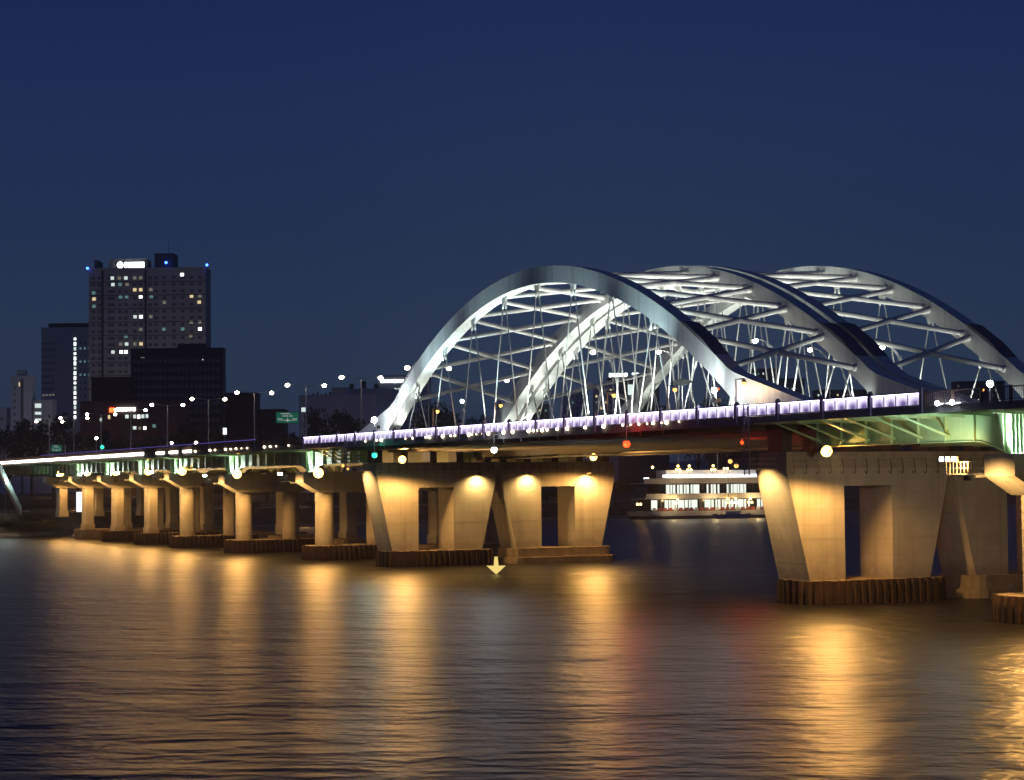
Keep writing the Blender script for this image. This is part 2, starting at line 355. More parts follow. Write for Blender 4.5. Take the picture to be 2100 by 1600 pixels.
# ------------------------------------------------------------------ arch bridges
XC = -221.0; XA, XB = -275.5, -167.3
DZ = 18.42           # top of deck
def ztop0(dx):
    dx = abs(dx)
    return 38.7 - 0.0072 * dx * dx if dx <= 46 else max(18.62, 38.7 - 0.0072 * 46 * 46 - (dx - 46) * 0.268)
def zbot0(dx):
    return max(18.30, 36.65 - 0.0075 * dx * dx)
ztop, zbot = ztop0, zbot0
def zbrace(dx, y): return 37.75 - 0.0074 * dx * dx + .037 * (y + 2) * max(0, 1 - (dx / 50) ** 2)
def arch_bridge(y0, label, group):
    root = thing('arch_bridge', label, 'bridge', (XC, y0 + 7.7, DZ), group)
    # ribs
    for ry in (y0 - 2.0, y0 + 15.8):
        ex = .037 * (ry + 2); ztop = lambda d: ztop0(d) + ex * max(0, 1 - (d / 50) ** 2); zbot = lambda d: max(18.30, zbot0(d) + (ex * max(0, 1 - (d / 50) ** 2) if abs(d) < 48 else 0))
        mb = MB(); n = 96
        for i in range(n + 1):
            dx = -64 + 128 * i / n; zt, zb = ztop(dx), min(zbot(dx), ztop(dx) - 0.15)
            for yy, z in ((ry, zb), (ry, zt), (ry + 1.75, zt), (ry + 1.75, zb)): mb.v.append((XC + dx, yy, z))
        for i in range(n):
            a, c = i * 4, i * 4 + 4
            for k in range(4): j = (k + 1) % 4; mb.face((a + k, a + j, c + j, c + k))
        mb.face((0, 1, 2, 3)[::-1]); mb.face((n * 4, n * 4 + 1, n * 4 + 2, n * 4 + 3))
        rib = mb.build('arch_rib', 'white_paint', root)
        # splice plates that show as seams on the rib
        for sdx in (-43.5, -31, -18.5, -6.2, 6.2, 18.5, 31, 43.5):
            s = (ztop(sdx + .1) - ztop(sdx - .1)) / .2; nrm = Vector((-s, 0, 1)).normalized(); tg = Vector((1, 0, s)).normalized()
            p = Vector((XC + sdx, 0, ztop(sdx))); q = Vector((XC + sdx, 0, zbot(sdx)))
            mb = MB()
            pts = [(p + nrm * .02 - tg * .09), (p + nrm * .02 + tg * .09), (q - nrm * .02 + tg * .09), (q - nrm * .02 - tg * .09)]
            mb.prism_y([(v.x, v.z) for v in pts], ry - 0.02, ry + 1.77)
            mb.build('splice_plate', 'tube_paint', rib)
        # anti-climb guard on top of the rib above each springing
        for sg in (-1, 1):
            poly = [(XC + sg * d, ztop(d) + h) for d, h in ((36.0, 0.02), (37.0, 0.36), (40.5, 0.36), (43.0, 0.02))]
            MB().prism_y(poly if sg > 0 else poly[::-1], ry - 0.06, ry + 1.81).build('climb_guard', 'fascia', rib)
        # hangers, two rods spreading from each node
        for k in range(-4, 5):
            nx = XC + 9.55 * k; nz = zbot(9.55 * k); yc = ry + 0.88
            MB().prism_y([(nx - .75, nz + .15), (nx - .45, nz - .75), (nx + .45, nz - .75), (nx + .75, nz + .15)], yc - .12, yc + .12).build('hanger_bracket', 'white_paint', rib)
            for sg in (-1, 1):
                mb = MB(); top = Vector((nx + sg * .3, yc, nz - .6)); bot = Vector((nx + sg * 3.9, yc, DZ + .2))
                mb.tube(top, bot, .085, 8); d = (top - bot).normalized(); mb.tube(bot, bot + d * 1.5, .15, 8); mb.tube(top, top - d * .9, .14, 8)
                mb.build('hanger', 'white_paint', root, smooth=True)
    # cross bracing between the two ribs
    ya, yb = y0 - 2 + 1.72, y0 + 15.83
    st = [7.25 * k for k in range(-6, 7)]
    for a, c in zip(st[:-1], st[1:]):
        a2, c2 = a + .45, c - .45
        for p, q in (((XC + a2, ya, zbrace(a2, ya)), (XC + c2, yb, zbrace(c2, yb))), ((XC + c2, ya, zbrace(c2, ya)), (XC + a2, yb, zbrace(a2, yb)))):
            mb = MB(); P, Q = Vector(p), Vector(q); d = (Q - P).normalized(); mb.tube(P, Q, .31, 14, caps=False)
            for e0, sg in ((P, 1), (Q, -1)):
                mb.tube(e0 + d * sg * .05, e0 + d * sg * .42, .42, 14); mb.tube(e0 + d * sg * .95, e0 + d * sg * 1.05, .40, 14)
            mb.build('brace_tube', 'tube_paint', root, smooth=True)
    # deck
    e0 = y0 - 5.5 if y0 < 5 else y0 - 2.25; e1 = y0 + 17.72 if y0 < 5 else y0 + 21.2
    X0, X1 = XA - 2.2, XB + 2.2
    MB().box(X0, X1, e0 + .06, e1 - .02, 17.72, DZ - .05).build('deck_slab', 'concrete_old', root)
    MB().box(X0, X1, y0 + .6, y0 + 15.2, DZ - .046, DZ + .02).build('carriageway', 'asphalt', root)
    for yy in (y0 + .75, y0 + 5.5, y0 + 10.3, y0 + 15.0):
        for k in range(18 if 1 < yy - y0 < 14 else 1):
            if 1 < yy - y0 < 14: xa = X0 + 1 + k * 6.1; MB().box(xa, xa + 3, yy - .07, yy + .07, DZ + .02, DZ + .026).build('lane_marking', 'wall_white', root)
            else: MB().box(X0, X1, yy - .07, yy + .07, DZ + .02, DZ + .026).build('lane_marking', 'wall_white', root)
    for gy in (y0 - 1.9, y0 + 15.9):
        MB().box(X0, X1, gy, gy + 1.5, 16.15 if gy > y0 + 5 else 17.2, 17.716).build('tie_girder', 'dark_steel', root)
    fb = MB().box(-.18, .18, y0 - .35, y0 + 15.85, 17.2, 17.71).box(-.12, .12, y0 - 5.2, y0 - 2.0, 17.2, 17.71).mesh('floor_beam', 'dark_steel', Vector((0, y0, 0)))
    for k in range(23):
        inst('floor_beam', fb, root, (X0 + 1.2 + k * 4.9, y0, 0))
    for k in range(5): MB().box(X0 + .3, X1 - .3, y0 + 1.6 + k * 3.1, y0 + 1.85 + k * 3.1, 16.9, 17.70).build('stringer', 'dark_steel', root)
    if y0 < 5:
        MB().box(X0, X1, e0 - .04, e0 + .05, 17.62, DZ + .02).build('edge_fascia', 'fascia', root)
    return root
bridge1 = arch_bridge(0.0, 'near white tied arch bridge with purple lit railing over the river', 'twin arch bridges')
bridge2 = arch_bridge(20.2, 'far white tied arch bridge standing behind its twin', 'twin arch bridges')

# ------------------------------------------------------------------ lit railing along the near edge
RY = -5.5
rail = thing('lit_railing', 'railing of pale panels with purple light strips along the near deck edge', 'railing', (-217, RY, DZ))
BAY = 7.42; NB = 21; RX0 = -138.6 - NB * BAY
panel = MB().box(-.86, .86, -.025, .025, .16, 1.12)
panel.box(-.86, -.80, -.05, -.027, .16, 1.12); panel.box(.80, .86, -.05, -.027, .16, 1.12)
panel.m[6:] = [1] * (len(panel.m) - 6)
panel_me = panel.mesh('railing_panel', ['panel_lilac', 'violet_steel'])
led_me = MB().box(-.80, .80, -.16, -.10, 1.10, 1.15).mesh('light_strip', 'em_led_violet')
mull_me = MB().box(-.03, .03, -.05, .05, .05, 1.2).mesh('mullion', 'violet_steel')
post_me = MB().box(-.20, .20, -.22, .16, -.55, 1.42).box(-.13, .13, -.16, .10, 1.42, 1.6).mesh('railing_post', 'violet_steel')
for bI in range(NB):
    xb = RX0 + bI * BAY
    inst('railing_post', post_me, rail, (xb, RY, DZ))
    for k in range(4):
        xp = xb + .28 + (k + .5) * 1.72
        p = inst('railing_panel', panel_me, rail, (xp, RY, DZ))
        inst('light_strip', led_me, p, (xp, RY, DZ))
        if k: inst('mullion', mull_me, rail, (xb + .28 + k * 1.72, RY, DZ))
    MB().box(xb + .2, xb + BAY - .2, RY - .18, RY + .06, DZ + 1.16, DZ + 1.24).build('handrail', 'violet_steel', rail)
    MB().box(xb + .2, xb + BAY - .2, RY - .05, RY + .05, DZ + .06, DZ + .13).build('bottom_rail', 'violet_steel', rail)
inst('railing_post', post_me, rail, (RX0 + NB * BAY, RY, DZ))
kl = MB().ball((0, 0, 0), .13, 8, 5).mesh('headlight_dot', 'em_headlight')  # glowing dots stand in for car headlights seen through the railing
rnd = random.Random(3); x = -268.0
while x < -178:
    o = inst('headlight_dot', kl, rail, (x, RY - .15, DZ - .02), scale=(rnd.choice((.6, .9, 1.2, 1.6)),) * 3)
    x += rnd.choice((1.0, 1.3, 1.8, 2.6, 4.4))

# ------------------------------------------------------------------ big twin wall piers under the arches
def foot_outline(x0, x1, y0, y1, n=8):
    r = (x1 - x0) / 2; cx = (x0 + x1) / 2; r_y = r * .55
    pts = [(cx + r * math.cos(PI + PI * i / n), y0 + r_y + r_y * math.sin(PI + PI * i / n)) for i in range(n + 1)]
    pts += [(cx + r * math.cos(PI * i / n), y1 - r_y + r_y * math.sin(PI * i / n)) for i in range(n + 1)]
    return pts
PILE_ME = None
def sheet_piles(foot, outline, ztop_, single=True):
    """corrugated steel sheet piles round a footing, one object each"""
    w_ = .86; pts = outline + [outline[0]]; segs = []; tot = 0
    for a, c in zip(pts[:-1], pts[1:]):
        l = math.hypot(c[0] - a[0], c[1] - a[1]); segs.append((a, c, l)); tot += l
    n = int(tot / w_); me = None
    mb0 = MB().prism_z([(-.43, 0), (-.30, -.02), (-.20, -.30), (.20, -.30), (.30, -.02), (.43, 0), (.43, .12), (-.43, .12)], 0, ztop_ + 1.2)
    if single: me = mb0.mesh('sheet_pile', 'rust_pile')
    else: big = MB()
    for i in range(n):
        d = (i + .5) * tot / n
        for a, c, l in segs:
            if d <= l: break
            d -= l
        px, py = lerp(a[0], c[0], d / l), lerp(a[1], c[1], d / l); ang = math.atan2(c[1] - a[1], c[0] - a[0])
        if single:
            inst('sheet_pile', me, foot, (px, py, -1.0), rz=ang, scale=(1, 1 + random.uniform(-.1, .1), (ztop_ + 1.0 + random.uniform(-.05, .06)) / (ztop_ + 1.2)))
        else:
            ca, sa = math.cos(ang), math.sin(ang); k = len(big.v)
            big.v += [(px + v[0] * ca - v[1] * sa, py + v[0] * sa + v[1] * ca, v[2] - 1.0 - .1 + random.uniform(0, .01)) for v in mb0.v]
            for f_ in mb0.f: big.face(tuple(k + q for q in f_))
    if not single: tag(big.build('sheet_pile_wall', 'rust_pile', foot), kind='stuff')
FT = 2.32
def wall_pier(xf, xb, yo, ztp, label, piles, name='bridge_pier'):
    """V-shaped wall pier: xf front (+X) face, xb back face, yo shift across, ztp top of slanted wall"""
    root = thing(name, label, 'pier', ((xf + xb) / 2, yo + 7.6, 0), 'wall piers under the arch ends')
    yl = lambda z: yo + lerp(.4, -2.2, (z - FT) / (ztp - FT)); yr = lambda z: yo + lerp(14.95, 17.6, (z - FT) / (ztp - FT))
    wz = 11.62; w0, w1 = yo + 4.6, yo + 10.35
    loop = [(yl(FT), FT), (w0, FT), (w0, wz), (w1, wz), (w1, FT), (yr(FT), FT), (yr(wz), wz), (yr(ztp), ztp), (yl(ztp), ztp), (yl(wz), wz)]
    mb = MB(); n = len(loop)
    for xx, ex in ((xb, 0), (xf, 0)):
        mb.v += [(xx, y, z) for y, z in loop]
    fr = [(0, 1, 2, 9), (4, 5, 6, 3), (9, 2, 3, 6, 7, 8)]
    for q in fr: mb.face(tuple(n + i for i in q)); mb.face(tuple(q)[::-1])
    for i in range(n): j = (i + 1) % n; mb.face((j, i, n + i, n + j)[::-1])
    mb.build('pier_wall', 'concrete', root)
    # raised cap course and bearing plinths
    MB().box(xb + .25, xf - .25, yo - 1.95, yo + 17.35, ztp - .01, 15.0 if ztp < 14 else 15.35).build('pier_cap', 'concrete_old', root)
    zt = 15.0 if ztp < 14 else 15.35
    for yy in (yo - 1.1, yo + 3, yo + 7.7, yo + 12, yo + 16.6): MB().box(xb + 1.4, xf - 1.4, yy - .55, yy + .55, zt, 16.14 if yy > yo + 16 else 17.19).build('bearing', 'dark_steel', root)
    # service walkway hung on the front face with hooped guard rails
    wk = MB().box(xf + .003, xf + .42, yo - 1.9, yo + 17.2, ztp - .06, ztp).build('service_walkway', 'galvanised', root)
    k = 0; yy = yo - 1.6
    while yy < yo + 17.2:
        mb = MB(); pts = [(xf + .05, yy, ztp - .3)] + [(xf + .25 + .30 * math.sin(a), yy, ztp - .3 - .22 * math.cos(a) + (.0 if a < PI / 2 else (a - PI / 2) * .75)) for a in (0.2, .8, 1.57, 2.3, 3.0)]
        mb.path(pts, .035, 5); mb.build('hoop', 'dark_steel', wk); yy += 1.45
    MB().tube((xf + .40, yo - 1.9, ztp + .55), (xf + .40, yo + 17.2, ztp + .55), .03, 5).tube((xf + .40, yo - 1.9, ztp + 1.05), (xf + .40, yo + 17.2, ztp + 1.05), .03, 5).build('guard_rail', 'galvanised', wk)
    # pour joints
    for z in (6.4,):
        MB().prism_z([(xf, yl(z) + .05), (xf + .012, yl(z) + .05), (xf + .012, w0 - .02), (xf, w0 - .02)], z, z + .05).build('pour_joint', 'concrete_old', root)
        MB().prism_z([(xf, w1 + .02), (xf + .012, w1 + .02), (xf + .012, yr(z) - .05), (xf, yr(z) - .05)], z, z + .05).build('pour_joint', 'concrete_old', root)
    if piles:
        ol = foot_outline(xb - .9, xf + 1.3, yo - .3, yo + 17.0)
        ft = MB().prism_z(ol, -1.2, FT).build('footing', 'footing', root)
        sheet_piles(ft, ol, FT - .02)
    else:
        ft = MB().prism_z(foot_outline(xb - .5, xf + .9, yo - .9, yo + 17.0), .95, FT).build('footing', 'footing', root)
        MB().prism_z(foot_outline(xb - 1.1, xf + 1.5, yo - 1.5, yo + 17.6), -1.2, .95).build('lower_step', 'footing', ft)
    return root
pier_A1 = wall_pier(-272.8, -278.6, 0.0, 14.2, 'near wall pier with window slot under the left arch foot', True)
pier_A2 = wall_pier(-272.8, -278.6, 20.3, 14.2, 'far wall pier with three warm floodlit patches under the left arch foot', False)
pier_B1 = wall_pier(-164.7, -170.2, 0.0, 13.35, 'large near wall pier on rusty sheet piles under the right arch foot', True)
pier_B2 = wall_pier(-164.7, -170.2, 20.3, 13.35, 'wall pier on smooth stepped footing behind the large right pier', False)

# ------------------------------------------------------------------ approach viaduct and its hammerhead piers
PL = [-308.0, -350.0, -386.0, -412.5, -440.0, -467.5, -494.0]          # left piers
PR = [-133.7, -102.0]                                                 # right piers
def haunch_bottom(x, piers):
    z = 15.5
    for p in piers:
        d = abs(x - p)
        if d < 6.0: z = min(z, 15.5 - 1.15 * (0.5 + 0.5 * math.cos(PI * min(1, max(0, (d - .7)) / 5.3))) ** 1.3)
    return z
def viaduct(x0, x1, piers, label, yo, group):
    root = thing('approach_viaduct', label, 'bridge', ((x0 + x1) / 2, yo + 7.7, DZ), group)
    e0 = -5.5 if yo < 5 else 17.95; e1 = 17.72 if yo < 5 else 41.2
    MB().box(x0, x1, e0 + .06, e1, 17.95, DZ - .05).build('deck_slab', 'concrete_old', root)
    MB().box(x0, x1, yo + .6, yo + 15.2, DZ - .046, DZ + .02).build('carriageway', 'asphalt', root)
    for yy in (yo + .75, yo + 15.0): MB().box(x0, x1, yy - .07, yy + .07, DZ + .02, DZ + .026).build('lane_marking', 'wall_white', root)
    if yo < 5: MB().box(x0, x1, e0 - .04, e0 + .05, 17.80, DZ + .02).build('edge_fascia', 'fascia', root)
    for gy in (yo + .9, yo + 14.2):
        mb = MB(); xs = []; x = x0 + .1
        while x < x1: xs.append(x); x += 1.0 if min(abs(x - p) for p in piers) < 7.5 else 3.0
        xs.append(x1 - .1)
        for x in xs:
            zb = haunch_bottom(x, piers); mb.v += [(x, gy, zb), (x, gy, 17.945), (x, gy + .12, 17.945), (x, gy + .12, zb)]
        for i in range(len(xs) - 1):
            a, c = i * 4, i * 4 + 4
            for k in range(4): j = (k + 1) % 4; mb.face((a + k, a + j, c + j, c + k))
        gd = mb.build('plate_girder', 'green_paint', root)
        mb = MB()
        for x in xs:
            zb = haunch_bottom(x, piers); mb.v += [(x, gy - .32, zb - .07), (x, gy - .32, zb), (x, gy + .44, zb), (x, gy + .44, zb - .07)]
        for i in range(len(xs) - 1):
            a, c = i * 4, i * 4 + 4
            for k in range(4): j = (k + 1) % 4; mb.face((a + k, a + j, c + j, c + k))
        mb.build('bottom_flange', 'green_paint', gd)
        if gy < yo + 5:
            x = x0 + 1.5
            while x < x1:
                if min(abs(x - p) for p in piers) > 1.6: MB().box(x - .05, x + .05, gy - .26, gy - .003, haunch_bottom(x, piers) + .003, 17.94).build('stiffener', 'green_paint', gd)
                x += 4.0
            for p in piers:
                for dx in (-.75, -.25, .25, .75): MB().box(p + dx - .06, p + dx + .06, gy - .30, gy - .003, haunch_bottom(p + dx, piers) + .003, 17.94).build('stiffener', 'green_paint', gd)
    # sloping struts that carry the walkway overhang
    if yo < 5:
        x = x0 + 2.0
        while x < x1:
            if -298 < x < -143: MB().prism_x([(.8, 15.8), (.8, 16.05), (-4.9, 17.94), (-5.2, 17.94)], x - .07, x + .07).build('overhang_strut', 'green_paint', root)
            MB().prism_x([(.85, 17.55), (.85, 17.94), (-5.3, 17.94), (-5.3, 17.80)], x + 1.93, x + 2.07).build('overhang_bracket', 'green_paint', root); x += 4.0
    return root
vg = 'approach viaducts'
via_l1 = viaduct(-600, XA - 2.25, PL, 'near left approach viaduct with green haunched girders and bright headlight trail strips', 0.0, vg)
via_l2 = viaduct(-600, XA - 2.25, PL, 'far left approach viaduct behind the near one', 20.2, vg)
via_r1 = viaduct(XB + 2.25, -60, PR, 'near right approach viaduct with floodlit green girder', 0.0, vg)
via_r2 = viaduct(XB + 2.25, -60, PR, 'far right approach viaduct behind the near one', 20.2, vg)
ORD = ['first', 'second', 'third', 'fourth', 'fifth', 'sixth', 'seventh']
def hammer_pier(xc, yo, round_col, zt, label, piles, single, group):
    """two-column pier with a hammerhead cap; zt = cap soffit height at its tip"""
    root = thing('bridge_pier', label, 'pier', (xc, yo + 7.5, 0), group)
    far = yo > 5; zc = zt - 1.62; tp = max(14.28, zt + 1.2); cw = 1.95
    capp = [(yo - 1.4, zt), (yo + 1.4, zc), (yo + 13.4, zc), (yo + 16.6, zt), (yo + 16.6, tp), (yo - 1.4, tp)]
    MB().prism_x(capp, xc - cw, xc + cw).build('hammerhead_cap', 'concrete', root)
    zf = FT if xc > -480 else 5.0
    for cy in (yo + 2.85, yo + 11.8):
        if round_col:
            n = 20; pts = [(xc + 1.62 * math.cos(2 * PI * i / n), cy + 1.5 * math.sin(2 * PI * i / n)) for i in range(n)]
            MB().prism_z(pts, zf - .1, zc + .05).build('column', 'concrete', root)
        else:
            c_ = .22; a, d = 1.9, 1.05
            pts = [(xc - a, cy - d + c_), (xc - a + c_, cy - d), (xc + a - c_, cy - d), (xc + a, cy - d + c_), (xc + a, cy + d - c_), (xc + a - c_, cy + d), (xc - a + c_, cy + d), (xc - a, cy + d - c_)]
            col = MB().prism_z(pts, zf - .1, zc + .05).build('column', 'concrete', root)
            MB().box(xc - a - .12, xc + a + .12, cy - d - .12, cy + d + .12, zf - .1, zf + 1.25).build('plinth', 'concrete', col)
    for yy in (yo + .96, yo + 14.26): MB().box(xc - .9, xc + .9, yy - .5, yy + .5, tp, 14.27 if tp < 14.27 else tp + .01).build('bearing', 'dark_steel', root)
    if xc > -480:
        if piles:
            ol = foot_outline(xc - 4.0, xc + 3.4, yo - .3, yo + 17.0); ft = MB().prism_z(ol, -1.2, FT).build('footing', 'footing', root)
            sheet_piles(ft, ol, FT - .02, single)
        else: MB().prism_z(foot_outline(xc - 3.6, xc + 3.4, yo - .3, yo + 17.0), -1.2, FT if not far else FT - .3).build('footing', 'footing', root)
    return root
for i, xc in enumerate(PL):
    near = hammer_pier(xc, 0.0, i in (0, 1, 2), 12.55 if i < 2 else 13.5, '%s near hammerhead pier left of the arch, %s' % (ORD[i], 'round columns on sheet piles' if i < 3 else 'square columns'), i < 5, i < 3, 'hammerhead piers')
    hammer_pier(xc, 20.2, False, 12.55 if i < 2 else 13.5, '%s far hammerhead pier left of the arch, square columns' % ORD[i], False, False, 'hammerhead piers')
for i, xc in enumerate(PR):
    hammer_pier(xc, 0.0, True, 12.4, '%s near hammerhead pier right of the arch, at the photo edge' % ORD[i], True, True, 'hammerhead piers')
    hammer_pier(xc, 20.2, False, 12.4, '%s far hammerhead pier right of the arch' % ORD[i], False, False, 'hammerhead piers')

# plain railings outside the lit stretch
def plain_railing(x0, x1, label, mat):
    r = thing('bar_railing', label, 'railing', ((x0 + x1) / 2, RY, DZ), 'bar railings of the approaches')
    bay = MB().box(0, 3.7, -.04, .04, 1.12, 1.22).box(0, 3.7, -.03, .03, .12, .18).box(-.08, .08, -.09, .09, -.3, 1.3)
    for k in range(1, 15): bay.box(k * .25 - .02, k * .25 + .02, -.02, .02, .16, 1.14)
    me = bay.mesh('railing_bay', mat); x = x0
    while x < x1 - .1: inst('railing_bay', me, r, (x, RY, DZ)); x += 3.7
    return r
plain_railing(-595.0, RX0 - .3, 'brown bar railing on the left approach above the headlight trail strips', 'brown_steel')
plain_railing(-138.2, -62, 'dark red bar railing on the right approach', 'brown_steel')
# glowing strips and dots stand in for car headlight trails on the left approach
ls = thing('headlight_trail', 'bright white strips standing in for headlight trails along the left approach deck edge', 'light strip', (-450, RY, DZ))
x = -594.0; rnd = random.Random(5)
while x < -352:
    ln = 9.0
    if not (-392 < x < -386): MB().box(x, x + ln * (.95 if x < -395 else .6), RY - .22, RY - .06, DZ - .08, DZ + (.50 if x < -395 else .36)).build('trail_segment', 'em_trail', ls)
    x += ln
k2 = MB().ball((0, 0, 0), .16, 8, 5).mesh('trail_dot', 'em_headlight')
for x in range(-352, -300, 3):
    if rnd.random() < .75: inst('trail_dot', k2, ls, (x, RY - .2, DZ + .05), scale=(rnd.uniform(.6, 1.3),) * 3)
mb = MB().box(-480, -318, RY - .05, RY + .05, DZ + 1.36, DZ + 1.43); vl = mb.build('violet_line', 'em_violet_line')
tag(vl, 'thin blue violet light line on top of the left approach railing', 'light strip')
fr = thing('bar_railing', 'far side railing of the bridge beyond the second carriageway', 'railing', (-330, 41.1, DZ), 'bar railings of the approaches')
bay = MB().box(0, 5, -.04, .04, 1.12, 1.22).box(0, 5, -.03, .03, .3, .36).box(-.08, .08, -.09, .09, -.1, 1.3).mesh('railing_bay', 'brown_steel')
for k in range(106): inst('railing_bay', bay, fr, (-595 + 5 * k, 41.1, DZ))

# ------------------------------------------------------------------ sodium floodlights on the piers
def flood_lamp(loc, label, flux=12000, wall_dx=-2.5):
    x, y, z = loc; root = thing('floodlight', label, 'floodlight', (x, y, z - .6), 'sodium floodlights on the piers')
    h = .55 if x > -300 else .80
    MB().ball((x, y, z), h, 12, 8).build('lamp_globe', 'em_sodium', root, smooth=True)
    # dish reflector hugging the back of the globe
    ax = Vector((-.91, 0, .41)); e1 = Vector((0, 1, 0)); e2 = ax.cross(e1); mb = MB(); nr, na = 6, 16; rad = h + .07; lim = R(88)
    for ring in range(nr + 1):
        th = lim * ring / nr
        for k in range(na):
            an = 2 * PI * k / na; d = ax * math.cos(th) + (e1 * math.cos(an) + e2 * math.sin(an)) * math.sin(th); mb.v.append(tuple(Vector((x, y, z)) + d * rad))
    for ring in range(nr):
        for k in range(na): k2_ = (k + 1) % na; mb.face((ring * na + k, ring * na + k2_, (ring + 1) * na + k2_, (ring + 1) * na + k))
    mb.build('reflector_dish', 'lamp_hood', root, smooth=True)
    for q in range(4):
        a2 = PI / 4 + q * PI / 2; MB().tube((x + (h + .02) * .7, y + h * .72 * math.cos(a2), z + h * .72 * math.sin(a2)), (x + h + .12, y, z), .035, 5).build('guard_bar', 'lamp_hood', root)
    lo = Vector((x + h + .25, y - .25, z - .25))
    light('SPOT', 'flood_beam', lo, lo + Vector((.52, -.05, -.85)), flux, SODIUM, .5, 179, .35, root)
    MB().tube((x, y, z + h * .8), (x + wall_dx, y, z + h * .8), .05, 6).tube((x + wall_dx, y, z + h * .8), (x + wall_dx, y, z - .75), .05, 6).build('bracket', 'lamp_hood', root)
    return root
flood_lamp((-270.2, 1.0, 15.75), 'bright sodium floodlight on the near wall pier at the left arch foot')
flood_lamp((-270.2, 32.6, 16.0), 'bright sodium floodlight on the far wall pier at the left arch foot')
flood_lamp((-161.6, .45, 15.0), 'bright sodium floodlight on the large right wall pier')
FL = [(-303.6, .25, 14.08), (-345.6, .15, 14.25), (-381.6, .55, 15.1), (-408.1, 1.0, 15.3), (-435.6, 1.2, 15.4), (-463.1, 1.6, 15.5), (-489.6, 1.5, 15.6)]
for i, p in enumerate(FL): flood_lamp(p, 'sodium floodlight on the %s near hammerhead pier left of the arch' % ORD[i], 9000)
flood_lamp((-129.3, -.5, 14.1), 'sodium floodlight on the first hammerhead pier right of the arch')
flood_lamp((-97.6, -.5, 14.1), 'sodium floodlight on the second hammerhead pier right of the arch')
for i, (y, z) in enumerate(((14.07, 13.55), (22.44, 13.6), (32.45, 13.5))):
    root = thing('wall_light', ['warm wall washer beside the gap on the near left wall pier', 'warm wall washer beside the gap on the far left wall pier', 'warm wall washer at the outer end of the far left wall pier'][i], 'wall light', (-271.5, y, z), 'wall washers on the left piers')
    MB().box(-272.78, -271.75, y - .06, y + .06, z + .10, z + .18).build('arm', 'lamp_hood', root)
    MB().prism_y([(-271.95, z + .16), (-271.45, z + .10), (-271.45, z - .08), (-271.95, z - .02)], y - .35, y + .35).build('housing', 'lamp_hood', root)
    light('SPOT', 'lamp_beam', (-271.7, y, z - .15), (-272.75, y, z - 4.0), 2600, (1.0, .62, .20), .15, 150, .9, root)

# inspection platforms beside the near pier tips, with cool uplights on the girders and warm lights on the pier ends
def platform(xc, zt, label, cool=3.2):
    x0, x1, y0, y1, z = xc - 5.4, xc - 2.05, -2.7, -.6, zt + .15
    root = thing('inspection_platform', label, 'platform', (xc - 3.6, -1.6, z), 'inspection platforms at the pier tips')
    MB().box(x0, x1, y0, y1, z, z + .1).build('floor', 'galvanised', root)
    for zz_ in (.55, 1.1): MB().path([(x0, y1, z + zz_), (x0, y0, z + zz_), (x1, y0, z + zz_), (x1, y1, z + zz_)], .03, 5).build('guard_rail', 'galvanised', root)
    k = 0
    for i in range(8):
        t_ = x0 + (x1 - x0) * i / 7; MB().tube((t_, y0, z + .08), (t_, y0, z + 1.12), .028, 5).build('baluster', 'galvanised', root)
    MB().box(x1 - .1, x1 + .15, y0 + .4, y1, z - .25, z - .003).build('support_bracket', 'galvanised', root)
    for i in range(3):
        xx = x0 - .2 + i * .85
        hd = MB().box(xx - .28, xx + .28, y0 - .35, y0 - .12, z + 1.15, z + 1.55).build('lamp_head', 'lamp_hood', root)
        MB().box(xx - .24, xx + .24, y0 - .385, y0 - .353, z + 1.18, z + 1.52).build('lens', 'em_cool', hd)
    light('SPOT', 'uplight_beam', (xc - 1.6, -1.15, max(14.28, zt + 1.2) + .45), (xc + 1.0, .9, 17.2), 2200 * cool, (.86, 1.0, .93), .2, 120, .8, root)
    hd = MB().box(xc - .35, xc + .35, -4.9, -4.6, zt - .35, zt + .05).build('lamp_head', 'lamp_hood', root)
    MB().box(x1 - .05, xc, -4.75, -4.65, zt + .05, zt + .13).box(x1 - .05, x1 + .05, -4.75, y0, zt + .05, zt + .13).build('lamp_arm', 'lamp_hood', root)
    light('SPOT', 'end_beam', (xc - .2, -4.55, zt - .5), (xc, 1.5, zt - 4.0), 4200, (1.0, .56, .17), .15, 130, .8, root)
for i, xc in enumerate(PL[:6]): platform(xc, 12.55 if i < 2 else 13.5, 'caged inspection platform with white lamps at the %s pier left of the arch' % ORD[i])
platform(PR[0], 12.4, 'caged inspection platform with white lamps under the floodlit green girder', 3.0)
light('SPOT', 'uplight_beam', (PR[0] - 5.6, -4.6, 14.0), (PR[0] - 10.5, .9, 17.0), 2600, (.86, 1.0, .93), .2, 120, .8, bpy.data.objects['inspection_platform.006'])
light('SPOT', 'end_beam', (PR[0] - 2.4, -3.2, 13.6), (-165, 17, 6.5), 6500, SODIUM, .4, 100, .9, bpy.data.objects['inspection_platform.006'])
